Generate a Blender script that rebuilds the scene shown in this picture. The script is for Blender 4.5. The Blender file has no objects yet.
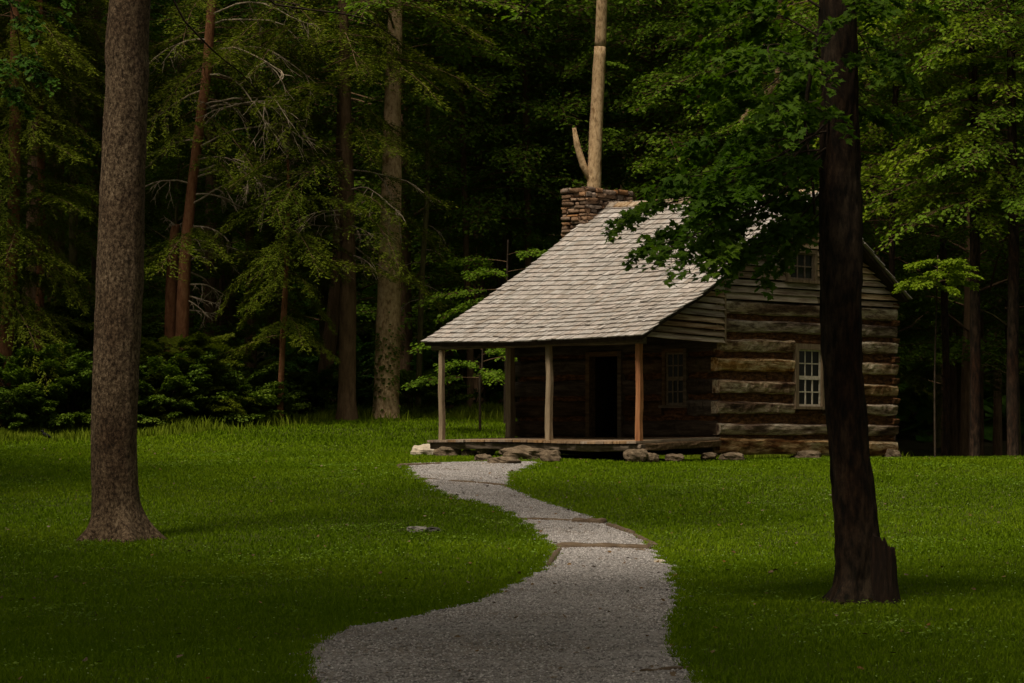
import bpy, math, random
import numpy as np
from mathutils import Vector, noise, Matrix
random.seed(7)
RNG = np.random.default_rng(11)
F, YH, CZ = 2800.0, 442.0, 1.6          # focal length in pixels, horizon row, eye height
scene = bpy.context.scene
COL = scene.collection

# ------------------------------------------------------------------ helpers
def tag(o, label=None, cat=None, group=None, kind=None):
    if label: o['label'] = label
    if cat: o['category'] = cat
    if group: o['group'] = group
    if kind: o['kind'] = kind
    return o

def empty(name, loc=(0, 0, 0), rz=0.0):
    o = bpy.data.objects.new(name, None); COL.objects.link(o)
    o.location = loc; o.rotation_euler = (0, 0, rz); o.empty_display_size = 0.3
    return o

def copy_tree(o, parent=None):
    c = o.copy(); COL.objects.link(c); c.parent = parent
    for ch in [q for q in bpy.data.objects if q.parent == o and q.name in COL.objects]:
        copy_tree(ch, c)
    return c

class MB:
    def __init__(s): s.v = []; s.f = []
    def add(s, vs, fs):
        b = len(s.v); s.v.extend([tuple(p) for p in vs]); s.f.extend([tuple(b + i for i in f) for f in fs])
    def hexa(s, p):      # 8 corners: bottom 4 ccw, top 4 ccw
        s.add(p, [(3, 2, 1, 0), (4, 5, 6, 7), (0, 1, 5, 4), (1, 2, 6, 5), (2, 3, 7, 6), (3, 0, 4, 7)])
    def box(s, x0, x1, y0, y1, z0, z1):
        s.hexa([(x0, y0, z0), (x1, y0, z0), (x1, y1, z0), (x0, y1, z0), (x0, y0, z1), (x1, y0, z1), (x1, y1, z1), (x0, y1, z1)])
    def build(s, name, m, parent=None, smooth=False):
        me = bpy.data.meshes.new(name); me.from_pydata(s.v, [], s.f); me.update()
        return link(name, me, m, parent, smooth)

def link(name, me, m, parent=None, smooth=False):
    if smooth: me.polygons.foreach_set('use_smooth', [True] * len(me.polygons))
    me.materials.append(m)
    o = bpy.data.objects.new(name, me); COL.objects.link(o)
    if parent is not None: o.parent = parent
    return o

def np_mesh(name, V, T):
    """V (n,3), T (m,3) triangles"""
    me = bpy.data.meshes.new(name)
    V = np.ascontiguousarray(V, dtype=np.float32); T = np.ascontiguousarray(T, dtype=np.int32)
    me.vertices.add(len(V)); me.vertices.foreach_set('co', V.ravel())
    me.loops.add(T.size); me.loops.foreach_set('vertex_index', T.ravel())
    me.polygons.add(len(T)); me.polygons.foreach_set('loop_start', np.arange(0, T.size, 3, dtype=np.int32))
    try: me.polygons.foreach_set('loop_total', np.full(len(T), 3, dtype=np.int32))
    except Exception: pass
    me.update(calc_edges=True); me.validate()
    return me

def ns(x, y, z, s=1.0): return noise.noise(Vector((x * s, y * s, z * s)))

def tube_geo(pts, rad, n=8, rough=0.0, seed=0.0, cap=True, fs=1.0):
    """tapered tube; rough = radial noise"""
    pts = [Vector(p) for p in pts]; V = []; Fc = []
    m = len(pts); ref = Vector((0.31, 0.95, 0.05))
    for i, p in enumerate(pts):
        d = (pts[min(i + 1, m - 1)] - pts[max(i - 1, 0)]).normalized()
        a = d.cross(ref)
        if a.length < 0.1: a = d.cross(Vector((1, 0, 0)))
        a.normalize(); b = d.cross(a)
        for k in range(n):
            t = 2 * math.pi * k / n
            r = rad[i]
            q = a * math.cos(t) + b * math.sin(t)
            if rough:
                r *= 1 + rough * (ns(q.x * 2.2 + seed, q.y * 2.2, p.z * 0.9 * fs) + 0.6 * ns(q.x * 6 + seed, q.y * 6, p.z * 3.1 * fs))
            V.append(p + q * r)
    for i in range(m - 1):
        for k in range(n):
            a0 = i * n + k; a1 = i * n + (k + 1) % n
            Fc.append((a0, a1, a1 + n, a0 + n))
    if cap:
        Fc.append(tuple(range(n))[::-1]); Fc.append(tuple((m - 1) * n + k for k in range(n)))
    return V, Fc

def smooth_path(ctrl, n):
    """Catmull-Rom through control tuples of any length"""
    c = np.array(ctrl, float); c = np.vstack([2 * c[0] - c[1], c, 2 * c[-1] - c[-2]]); out = []
    m = len(c) - 3
    for i in range(n):
        u = i / (n - 1) * m; k = min(int(u), m - 1); t = u - k
        p0, p1, p2, p3 = c[k:k + 4]
        out.append(0.5 * (2 * p1 + (p2 - p0) * t + (2 * p0 - 5 * p1 + 4 * p2 - p3) * t * t + (3 * p1 - p0 - 3 * p2 + p3) * t ** 3))
    return np.array(out)

# ------------------------------------------------------------------ materials
def mat(name):
    m = bpy.data.materials.new(name); m.use_nodes = True
    nt = m.node_tree; nt.nodes.clear()
    out = nt.nodes.new('ShaderNodeOutputMaterial')
    return m, nt, out
def N(nt, t, **kw):
    n = nt.nodes.new(t)
    for k, v in kw.items():
        if k.startswith('i_'): n.inputs[k[2:].replace('_', ' ')].default_value = v
        else: setattr(n, k, v)
    return n
def ramp(nt, stops, interp='LINEAR'):
    r = nt.nodes.new('ShaderNodeValToRGB'); r.color_ramp.interpolation = interp
    e = r.color_ramp.elements
    while len(e) < len(stops): e.new(0.5)
    for i, (p, c) in enumerate(stops): e[i].position = p; e[i].color = (*c, 1)
    return r
def mapping(nt, scale, coord='Object'):
    tc = nt.nodes.new('ShaderNodeTexCoord'); mp = nt.nodes.new('ShaderNodeMapping')
    mp.inputs['Scale'].default_value = scale
    nt.links.new(tc.outputs[coord], mp.inputs['Vector']); return mp
def mixc(nt, a, b, fac, mode='MIX'):
    m = nt.nodes.new('ShaderNodeMix'); m.data_type = 'RGBA'; m.blend_type = mode
    for s, v in ((6, a), (7, b), (0, fac)):
        if hasattr(v, 'links'): nt.links.new(v, m.inputs[s])
        elif s == 0: m.inputs[s].default_value = v
        else: m.inputs[s].default_value = (*v, 1)
    return m.outputs[2]

def noisy(name, stops, scale=(1, 1, 1), nscale=6, detail=8, rough=0.65, bump=0.3, bscale=None, bdist=0.02,
          island=0.0, roughness=0.9, second=None, spec=0.2, voronoi=None):
    """layered noise colour + bump; island = brightness variation per separate piece"""
    m, nt, out = mat(name); L = nt.links.new
    mp = mapping(nt, scale)
    nz = N(nt, 'ShaderNodeTexNoise', i_Scale=nscale, i_Detail=detail, i_Roughness=rough)
    geo = nt.nodes.new('ShaderNodeNewGeometry')
    if island:
        vm = nt.nodes.new('ShaderNodeVectorMath'); vm.operation = 'MULTIPLY_ADD'
        cb = nt.nodes.new('ShaderNodeCombineXYZ')
        for i in range(3): L(geo.outputs['Random Per Island'], cb.inputs[i])
        L(cb.outputs[0], vm.inputs[0]); vm.inputs[1].default_value = (37, 53, 71); L(mp.outputs[0], vm.inputs[2])
        vec = vm.outputs[0]
    else: vec = mp.outputs[0]
    L(vec, nz.inputs['Vector'])
    r = ramp(nt, stops); L(nz.outputs[0], r.inputs[0]); c = r.outputs[0]
    if second:      # (scale, stops): multiply layer
        n2 = N(nt, 'ShaderNodeTexNoise', i_Scale=second[0], i_Detail=4); L(vec, n2.inputs['Vector'])
        r2 = ramp(nt, second[1]); L(n2.outputs[0], r2.inputs[0]); c = mixc(nt, c, r2.outputs[0], 1.0, 'MULTIPLY')
    if island:
        hv = nt.nodes.new('ShaderNodeHueSaturation')
        mr = N(nt, 'ShaderNodeMapRange'); mr.inputs[3].default_value = 1 - island; mr.inputs[4].default_value = 1 + island
        L(geo.outputs['Random Per Island'], mr.inputs[0]); L(mr.outputs[0], hv.inputs['Value']); L(c, hv.inputs['Color'])
        wn = nt.nodes.new('ShaderNodeTexWhiteNoise'); wn.noise_dimensions = '1D'
        L(geo.outputs['Random Per Island'], wn.inputs['W'])
        m2 = N(nt, 'ShaderNodeMapRange'); m2.inputs[3].default_value = 0.6; m2.inputs[4].default_value = 1.35
        L(wn.outputs[0], m2.inputs[0]); L(m2.outputs[0], hv.inputs['Saturation'])
        c = hv.outputs[0]
    p = N(nt, 'ShaderNodeBsdfPrincipled'); p.inputs['Roughness'].default_value = roughness
    p.inputs['Specular IOR Level'].default_value = spec
    L(c, p.inputs['Base Color'])
    b = N(nt, 'ShaderNodeBump', i_Strength=bump, i_Distance=bdist)
    if voronoi:
        vo = nt.nodes.new('ShaderNodeTexVoronoi'); vo.inputs['Scale'].default_value = voronoi; L(vec, vo.inputs['Vector'])
        L(vo.outputs['Distance'], b.inputs['Height'])
    else:
        nb = N(nt, 'ShaderNodeTexNoise', i_Scale=bscale or nscale * 1.7, i_Detail=8, i_Roughness=0.7); L(vec, nb.inputs['Vector'])
        L(nb.outputs[0], b.inputs['Height'])
    L(b.outputs[0], p.inputs['Normal']); L(p.outputs[0], out.inputs[0])
    return m

def leafmat(name, c1, c2, c3, trans=0.3, patch=0.25, gloss=0.06, rough=0.6):
    """three leaf colours spread over leaves; translucent"""
    m, nt, out = mat(name); L = nt.links.new
    geo = nt.nodes.new('ShaderNodeNewGeometry')
    r = ramp(nt, [(0.0, c1), (0.5, c2), (1.0, c3)])
    nz = N(nt, 'ShaderNodeTexNoise', i_Scale=patch, i_Detail=3); mp = mapping(nt, (1, 1, 1)); L(mp.outputs[0], nz.inputs['Vector'])
    ad = N(nt, 'ShaderNodeMath', operation='MULTIPLY_ADD'); L(nz.outputs[0], ad.inputs[0]); ad.inputs[1].default_value = 1.6
    a2 = N(nt, 'ShaderNodeMath', operation='MULTIPLY_ADD'); L(geo.outputs['Random Per Island'], a2.inputs[0]); a2.inputs[1].default_value = 0.55; a2.inputs[2].default_value = -0.6
    L(a2.outputs[0], ad.inputs[2]); L(ad.outputs[0], r.inputs[0])
    p = N(nt, 'ShaderNodeBsdfPrincipled'); p.inputs['Roughness'].default_value = rough; p.inputs['Specular IOR Level'].default_value = gloss
    L(r.outputs[0], p.inputs['Base Color'])
    t = nt.nodes.new('ShaderNodeBsdfTranslucent')
    tc = mixc(nt, r.outputs[0], (0.9, 1.0, 0.25), 1.0, 'MULTIPLY'); L(tc, t.inputs[0])
    mx = nt.nodes.new('ShaderNodeMixShader'); mx.inputs[0].default_value = trans
    L(p.outputs[0], mx.inputs[1]); L(t.outputs[0], mx.inputs[2]); L(mx.outputs[0], out.inputs[0])
    return m

M = {}
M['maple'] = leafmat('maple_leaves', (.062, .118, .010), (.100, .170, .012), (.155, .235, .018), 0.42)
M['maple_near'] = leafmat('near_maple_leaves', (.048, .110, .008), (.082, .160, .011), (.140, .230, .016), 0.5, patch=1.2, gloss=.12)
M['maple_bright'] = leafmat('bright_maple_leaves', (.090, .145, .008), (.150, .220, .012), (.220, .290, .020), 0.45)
M['maple_dark'] = leafmat('shaded_maple_leaves', (.022, .060, .008), (.038, .090, .010), (.075, .150, .014), 0.35, patch=0.8)  # darker copy of the maple leaves, shade put into the colour
M['hemlock'] = leafmat('hemlock_needles', (.048, .073, .005), (.087, .112, .007), (.138, .158, .010), 0.25)
M['shrub'] = leafmat('shrub_leaves', (.045, .085, .010), (.080, .130, .014), (.130, .180, .020), 0.3, patch=0.7)
M['grass'] = leafmat('lawn_grass', (.080, .138, .004), (.124, .202, .006), (.182, .260, .010), 0.40, patch=0.22, gloss=0.02, rough=0.8)
M['tallgrass'] = leafmat('tall_grass', (.080, .115, .006), (.125, .170, .010), (.185, .225, .018), 0.3, patch=0.5)
M['bark_left'] = noisy('grey_brown_flaky_bark', [(.38, (.016, .010, .006)), (.46, (.060, .038, .022)), (.55, (.155, .108, .068)), (.68, (.30, .225, .15))], (1, 1, .62), 26, 10, .78, 1.0, 34, .035,
                       second=(1.6, [(.3, (.50, .42, .36)), (.6, (1, 1, 1))]))
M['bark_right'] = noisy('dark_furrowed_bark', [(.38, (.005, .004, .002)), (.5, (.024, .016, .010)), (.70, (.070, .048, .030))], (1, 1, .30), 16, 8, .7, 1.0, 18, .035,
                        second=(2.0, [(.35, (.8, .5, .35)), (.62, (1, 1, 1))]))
M['rotten'] = noisy('rotten_dark_wood', [(.3, (.006, .004, .003)), (.55, (.025, .014, .009)), (.8, (.07, .035, .02))], (1, 1, .16), 20, 8, .7, 1.0, 22, .04)
M['bark_pale'] = noisy('pale_tan_bark', [(.34, (.16, .10, .055)), (.5, (.44, .30, .17)), (.68, (.58, .43, .28))], (1, 1, .5), 14, 8, .7, .7, 14, .03,
                       second=(4.0, [(.34, (.45, .38, .3)), (.42, (1, 1, 1))]))
M['bark_brown'] = noisy('brown_bark', [(.3, (.045, .027, .015)), (.5, (.115, .070, .038)), (.75, (.19, .125, .075))], (1, 1, .2), 11, 8, .7, .9, 15, .03)
M['bark_red'] = noisy('reddish_pine_bark', [(.3, (.07, .030, .014)), (.5, (.20, .085, .040)), (.75, (.30, .16, .085))], (1, 1, .35), 10, 8, .7, .9, 15, .03)
M['bark_mossy'] = noisy('mossy_bark', [(.3, (.035, .03, .012)), (.5, (.085, .075, .025)), (.75, (.16, .13, .06))], (1, 1, .3), 9, 8, .7, .9, 15, .03)
M['deadwood'] = noisy('bare_dead_twigs', [(.3, (.16, .12, .08)), (.6, (.33, .27, .20)), (.8, (.45, .38, .3))], (1, 1, 1), 9, 4, .6, .3)
M['twig'] = noisy('dark_twigs', [(.3, (.015, .010, .007)), (.7, (.055, .038, .025))], (1, 1, 1), 9, 4, .6, .3)
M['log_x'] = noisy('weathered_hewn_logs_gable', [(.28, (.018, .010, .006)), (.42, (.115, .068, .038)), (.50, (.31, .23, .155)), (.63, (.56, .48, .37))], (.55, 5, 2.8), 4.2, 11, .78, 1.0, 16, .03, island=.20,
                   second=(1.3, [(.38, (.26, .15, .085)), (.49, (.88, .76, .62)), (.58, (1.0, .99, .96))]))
M['log_y'] = noisy('weathered_logs_shade_darkened', [(.26, (.010, .006, .004)), (.44, (.042, .024, .014)), (.62, (.105, .070, .045)), (.80, (.19, .14, .10))], (5, .35, 2.6), 3.2, 10, .7, .8, 9, .02, island=.3)  # same logs as the gable, porch shade painted in as darker colour
M['chink'] = noisy('dark_red_brown_chinking', [(.3, (.018, .009, .005)), (.46, (.080, .034, .014)), (.58, (.19, .085, .032)), (.75, (.30, .17, .08))], (1.2, 1.2, 3.5), 5, 9, .75, 1.0, 14, .05)
M['siding'] = noisy('weathered_clapboard', [(.25, (.060, .030, .016)), (.42, (.20, .13, .08)), (.58, (.40, .31, .22)), (.76, (.55, .46, .36))], (.35, 4, 5), 3.5, 9, .7, .6, 12, .01, island=.35)
M['shingle'] = noisy('grey_wooden_shakes', [(.25, (.175, .155, .147)), (.45, (.295, .268, .258)), (.62, (.385, .352, .342)), (.8, (.47, .435, .422))], (2, 7, 2), 2.5, 9, .7, .5, 18, .01, island=.13,
                     second=(.35, [(.35, (.70, .68, .64)), (.6, (1, 1, 1))]))
M['deck'] = noisy('dark_roof_boards', [(.3, (.014, .009, .006)), (.7, (.045, .030, .020))], (1, 4, 1), 4, 6, .6, .4)
M['floor'] = noisy('worn_porch_boards', [(.3, (.12, .075, .045)), (.55, (.25, .17, .11)), (.75, (.36, .27, .19))], (1, 5, 1), 4, 8, .65, .4, island=.2)
M['beam'] = noisy('rough_brown_beam', [(.3, (.03, .018, .010)), (.5, (.10, .065, .040)), (.75, (.20, .145, .095))], (5, .6, 5), 3, 8, .7, .7, island=.15)
M['post'] = noisy('weathered_grey_post', [(.3, (.10, .072, .045)), (.5, (.22, .165, .110)), (.75, (.34, .27, .19))], (6, 6, .5), 3, 8, .7, .7, 8, .015)
M['post_red'] = noisy('reddish_brown_post', [(.3, (.13, .050, .022)), (.5, (.29, .125, .055)), (.75, (.40, .21, .11))], (6, 6, .5), 3, 8, .7, .7, 8, .015)
M['trim'] = noisy('weathered_window_trim', [(.3, (.10, .068, .042)), (.55, (.20, .145, .095)), (.75, (.30, .23, .16))], (3, 3, .6), 5, 7, .65, .5)
M['sash'] = noisy('chipped_white_sash', [(.3, (.36, .30, .24)), (.6, (.62, .56, .48))], (3, 3, 3), 6, 6, .6, .2)
M['sash_dim'] = noisy('shade_darkened_sash', [(.3, (.09, .065, .045)), (.6, (.20, .155, .12))], (3, 3, 3), 6, 6, .6, .2)  # sash colour darkened to stand in for shade
M['stone'] = noisy('brown_field_stone', [(.25, (.070, .040, .024)), (.5, (.22, .135, .088)), (.75, (.36, .25, .18))], (1, 1, 1), 6, 9, .7, .8, 12, .02, island=.4)
M['rock'] = noisy('tan_grey_rock', [(.28, (.035, .024, .015)), (.5, (.11, .080, .053)), (.72, (.22, .17, .12))], (1, 1, 1), 7, 9, .7, .8, 14, .03)
M['rock_white'] = noisy('pale_rock', [(.25, (.20, .16, .12)), (.5, (.42, .36, .29)), (.75, (.58, .52, .44))], (1, 1, 1), 7, 9, .7, .6, 14, .03)
M['rock_grey'] = noisy('grey_rock', [(.3, (.04, .037, .034)), (.5, (.15, .14, .13)), (.7, (.30, .285, .27))], (1, 1, 1), 9, 9, .8, .9, 14, .03)
M['rock_dark'] = noisy('dark_rock', [(.25, (.015, .014, .013)), (.6, (.07, .065, .06))], (1, 1, 1), 7, 9, .7, .6, 14, .03)
M['timber'] = noisy('dark_edging_timber', [(.3, (.035, .022, .014)), (.55, (.11, .078, .052)), (.75, (.20, .155, .115))], (1, 4, 4), 6, 8, .7, .8, 12, .02)
M['gravel'] = noisy('gravel_surface', [(.25, (.105, .092, .088)), (.42, (.225, .210, .212)), (.6, (.34, .322, .328)), (.8, (.49, .46, .455))], (1, 1, 1), 38, 8, .8, .8, None, .02, voronoi=55,
                    second=(.7, [(.34, (.62, .55, .47)), (.60, (1, .99, .98))]))
M['pebble'] = noisy('loose_gravel_stones', [(.25, (.14, .125, .12)), (.5, (.28, .262, .267)), (.75, (.43, .41, .418))], (1, 1, 1), 9, 5, .6, .4, island=.5)
M['ground'] = noisy('lawn_soil', [(.3, (.026, .038, .004)), (.5, (.050, .068, .005)), (.7, (.078, .098, .007))], (1, 1, 1), 5, 9, .75, .9, 30, .04,
                    second=(.25, [(.35, (.7, .7, .6)), (.6, (1, 1, 1))]))
M['litter'] = noisy('forest_floor', [(.3, (.010, .008, .004)), (.5, (.030, .024, .010)), (.7, (.045, .050, .014))], (1, 1, 1), 3, 9, .75, 1.0, 9, .1)
M['crow'] = noisy('black_feathers', [(.3, (.006, .006, .007)), (.7, (.018, .018, .020))], (1, 1, 1), 20, 4, .6, .3, roughness=.8, spec=.05)
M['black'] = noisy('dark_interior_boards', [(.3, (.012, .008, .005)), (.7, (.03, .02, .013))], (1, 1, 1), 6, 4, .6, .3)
M['mortar_dark'] = noisy('dark_mortar', [(.3, (.02, .014, .010)), (.7, (.06, .045, .034))], (1, 1, 1), 10, 6, .6, .6)  # even dark tone for the recessed chimney core
M['weed'] = leafmat('lawn_weeds', (.075, .14, .012), (.12, .20, .02), (.18, .26, .04), .3, patch=.8)
def glassmat():
    m, nt, out = mat('old_window_glass')
    p = N(nt, 'ShaderNodeBsdfPrincipled'); p.inputs['Base Color'].default_value = (.012, .014, .012, 1)
    p.inputs['Roughness'].default_value = 0.10; p.inputs['Specular IOR Level'].default_value = 0.12
    nt.links.new(p.outputs[0], out.inputs[0]); return m
M['glass'] = glassmat()

# ------------------------------------------------------------------ ground
PY = [-200, 0, 20, 28, 32, 36, 40, 44, 47, 50, 52, 55, 58, 66, 110, 125, 180, 300]
PZ = [0, 0, 0.0, .08, .16, .25, .46, .70, .88, 1.03, 1.11, 1.19, 1.22, 1.17, 1.0, 2.5, 46, 60]
RY = [-200, 54, 60, 65, 70, 76, 110, 300]
RZ = [0, .03, .17, .50, .93, 1.15, 1.3, 1.3]
def gz(X, Y):
    X = np.asarray(X, float); Y = np.asarray(Y, float)
    def sm(o):   # light smoothing of the profile
        return (np.interp(Y - o, PY, PZ) + np.interp(Y + o, PY, PZ) + 2 * np.interp(Y, PY, PZ)) / 4
    w = np.clip((4.0 - X) / 4.5, 0, 1); w = w * w * (3 - 2 * w)
    r = np.interp(Y, RY, RZ)
    b = 0.02 * np.sin(X * 0.9 + 1.3) * np.sin(Y * 0.6) + 0.03 * np.sin(X * 0.31 - Y * 0.23)
    return sm(1.2) + w * r + b * np.clip((np.abs(Y - 10) - 2) / 10, 0.3, 1)
def gzf(x, y): return float(gz(x, y))
def ground_at(px, py):
    """the point of the ground seen at this pixel of the lawn"""
    u = (px - 512) / F; lo, hi = 5.0, 80.0; last = 5.0
    for i in range(1, 1500):
        Y = 5 + i * 0.05
        if CZ - (py - YH) / F * Y <= gzf(u * Y, Y): return Vector((u * Y, Y, gzf(u * Y, Y)))
    return Vector((u * 70, 70, gzf(u * 70, 70)))
def at(px, py, Y): return Vector(((px - 512) / F * Y, Y, CZ - (py - YH) / F * Y))

def axis(vals): return np.unique(np.round(np.concatenate(vals), 3))
xs = axis([np.arange(-15, 15.01, .4), np.arange(-60, 61, 4), np.arange(-300, 301, 30)])
ys = axis([np.arange(14, 76, .4), np.arange(-80, 200, 4), np.arange(-300, 301, 30)])
GX, GY = np.meshgrid(xs, ys); GZ = gz(GX, GY)
nx, ny = len(xs), len(ys)
V = np.stack([GX.ravel(), GY.ravel(), GZ.ravel()], 1)
idx = np.arange(nx * ny).reshape(ny, nx)
a, b, c, d = idx[:-1, :-1].ravel(), idx[:-1, 1:].ravel(), idx[1:, 1:].ravel(), idx[1:, :-1].ravel()
me = np_mesh('ground', V, np.concatenate([np.stack([a, b, c], 1), np.stack([a, c, d], 1)]))
g = link('ground', me, M['ground'], None, True); tag(g, kind='structure')
me.materials.append(M['litter'])
cent = V[np.array([p.vertices[0] for p in me.polygons])]
def edge_y(x): return np.interp(x, [-60, -22, -16, -12, -8, -4, 0, 3, 8, 10, 14, 18, 22, 60], [0, 10, 40, 66, 69, 74, 76, 76, 70, 63.5, 61, 40, 10, 0])
mi = (cent[:, 1] > edge_y(cent[:, 0])).astype(np.int32)
me.polygons.foreach_set('material_index', mi)

# ------------------------------------------------------------------ path
LE = [(465, 398), (477, 413), (491, 433), (500, 456), (506, 487), (516, 511), (532, 534), (543, 544), (549, 555), (565, 548), (575, 534), (590, 503), (606, 468), (622, 398), (629, 351), (643, 316), (659, 304), (684, 308)]
RE = [(465, 540), (469, 530), (475, 512), (489, 510), (500, 534), (512, 573), (524, 609), (534, 632), (545, 651), (561, 664), (569, 677), (581, 673), (596, 683), (620, 676), (643, 672), (666, 684), (684, 700)]
def edge_world(E):
    pts = [ground_at(x, y) for y, x in E]
    Y = np.array([p.y for p in pts]); X = np.array([p.x for p in pts]); o = np.argsort(Y)
    return np.concatenate([[-20, 12], Y[o]]), np.concatenate([[X[o][0] * .9] * 2, X[o]])
LY, LX = edge_world(LE); RYY, RX = edge_world(RE)
PTOP = max(LY.max(), RYY.max())
def path_l(y): return np.interp(y, LY, LX) + 0.035 * np.sin(y * 7.1) + 0.03 * np.sin(y * 17.3 + 1)
def path_r(y): return np.interp(y, RYY, RX) + 0.035 * np.sin(y * 6.3 + 2) + 0.03 * np.sin(y * 19.7)
yy = np.concatenate([np.arange(-20, 16, 1.0), np.arange(16, PTOP, .08), [PTOP]])
nc = 24; rows = []
for y in yy:
    l, r = path_l(y), path_r(y); t = np.linspace(0, 1, nc)
    x = l + (r - l) * t
    z = gz(x, np.full(nc, y)) + 0.022 + 0.012 * np.sin(np.pi * t) - 0.0
    rows.append(np.stack([x, np.full(nc, y), z], 1))
V = np.concatenate(rows); V[:, 2] += RNG.normal(0, .003, len(V))
idx = np.arange(len(V)).reshape(len(yy), nc)
a, b, c, d = idx[:-1, :-1].ravel(), idx[:-1, 1:].ravel(), idx[1:, 1:].ravel(), idx[1:, :-1].ravel()
tag(link('path', np_mesh('path', V, np.concatenate([np.stack([a, b, c], 1), np.stack([a, c, d], 1)])), M['gravel'], None, True), kind='structure')

def in_path(x, y, pad=0.0):
    return (x > np.interp(y, LY, LX) - pad) & (x < np.interp(y, RYY, RX) + pad) & (y < PTOP)

# loose gravel
n = 80000
y = 15 + (PTOP - 15) * RNG.random(n) ** 1.25; l, r = path_l(y), path_r(y)
x = l + (r - l) * RNG.random(n) + RNG.normal(0, .04, n)
OCT = np.array([[1, 0, 0], [-1, 0, 0], [0, 1, 0], [0, -1, 0], [0, 0, 1], [0, 0, -1]], float)
OT = np.array([[0, 2, 4], [2, 1, 4], [1, 3, 4], [3, 0, 4], [2, 0, 5], [1, 2, 5], [3, 1, 5], [0, 3, 5]])
s = RNG.uniform(.005, .016, n)[:, None, None] * RNG.uniform(.6, 1.4, (n, 6, 1))
an = RNG.random(n) * 6.28
o = OCT[None] * s * np.array([1, 1, .6])
o = np.stack([o[..., 0] * np.cos(an)[:, None] - o[..., 1] * np.sin(an)[:, None], o[..., 0] * np.sin(an)[:, None] + o[..., 1] * np.cos(an)[:, None], o[..., 2]], -1)
o += np.stack([x, y, gz(x, y) + .024 + .012 * np.sin(np.pi * np.clip((x - l) / (r - l), 0, 1))], 1)[:, None]
T = (OT[None] + (np.arange(n) * 6)[:, None, None]).reshape(-1, 3)
tag(link('loose_gravel', np_mesh('loose_gravel', o.reshape(-1, 3), T), M['pebble']), 'loose grey gravel strewn over the winding footpath', 'gravel', kind='stuff')

# ------------------------------------------------------------------ grass blades
def blades(name, x, y, h, w, m, label, cat, lean=.5, zoff=0):
    n = len(x); a1 = RNG.random(n) * 6.28; a2 = RNG.random(n) * 6.28
    dx, dy = np.cos(a1) * w / 2, np.sin(a1) * w / 2
    z = gz(x, y) - .005 + zoff; ln = h * RNG.random(n) * lean
    mx, my = np.cos(a2) * ln, np.sin(a2) * ln
    v = np.stack([np.stack([x - dx, y - dy, z], 1), np.stack([x + dx, y + dy, z], 1),
                  np.stack([x + dx * .8 + mx * .35, y + dy * .8 + my * .35, z + h * .6], 1), np.stack([x - dx * .8 + mx * .35, y - dy * .8 + my * .35, z + h * .6], 1),
                  np.stack([x + mx, y + my, z + h], 1)], 1)
    t = (np.array([[0, 1, 2], [0, 2, 3], [3, 2, 4]])[None] + (np.arange(n) * 5)[:, None, None]).reshape(-1, 3)
    return tag(link(name, np_mesh(name, v.reshape(-1, 3), t), m), label, cat, kind='stuff')
CABO = Vector((4.15, 56.0, 0)); CA = math.radians(42)
gvx, gvy, hvx, hvy = math.sin(CA), math.cos(CA), -math.cos(CA), math.sin(CA)
def cab_local(x, y):
    dx, dy = x - CABO.x, y - CABO.y
    return dx * gvx + dy * gvy, dx * hvx + dy * hvy
def lawn_pts(y0, y1, dens):
    W = .183 * y1 + 1.5; n = int(dens * 2 * W * (y1 - y0))
    y = RNG.uniform(y0, y1, n); x = RNG.uniform(-W, W, n)
    k = (np.abs(x) < .183 * y + 1.2) & ~in_path(x, y, -.03) & (y < edge_y(x) + 1.5)
    t, s = cab_local(x, y)
    k &= ~((t > -2.3) & (t < 6.2) & (s > .1) & (s < 5.2))
    k &= ~((np.hypot(x + 5.14, y - 36.6) < .36) | (np.hypot(x - 3.27, y - 26.3) < .26))
    return x[k], y[k]
X, Y, H, Wd = [], [], [], []
for y0, y1, de, hh, ww in ((15, 21, 2300, .042, .008), (21, 27, 1700, .044, .010), (27, 34, 1200, .044, .012), (34, 42, 900, .045, .015), (42, 52, 650, .045, .018), (52, 62, 520, .045, .021), (62, 78, 330, .065, .028)):
    x, y = lawn_pts(y0, y1, de)
    patch = .75 + .45 * np.array([noise.noise(Vector((p * .8, q * .8, 3.3))) for p, q in zip(x[::40], y[::40])]).repeat(40)[:len(x)] if len(x) % 40 == 0 else .9
    X.append(x); Y.append(y); H.append(hh * RNG.uniform(.5, 1.35, len(x))); Wd.append(np.full(len(x), ww) * RNG.uniform(.6, 1.3, len(x)))
X, Y, H, Wd = map(np.concatenate, (X, Y, H, Wd))
clump = 1 + .35 * np.sin(X * 2.3 + np.sin(Y * 1.7) * 2) * np.sin(Y * 2.9 + np.sin(X * 1.3) * 2)
blades('lawn_grass', X, Y, H * clump, Wd, M['grass'], 'short green lawn grass on both sides of the gravel path', 'grass', .9)
# taller fringe along path edges
n = 26000; y = RNG.uniform(15, PTOP, n); side = RNG.random(n) < .5
x = np.where(side, path_l(y) - RNG.normal(0, .032, n) - .01 + .05 * np.sin(y * 5.1) * np.sin(y * 1.9), path_r(y) + RNG.normal(0, .032, n) + .01 + .05 * np.sin(y * 4.3) * np.sin(y * 2.3))
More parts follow.
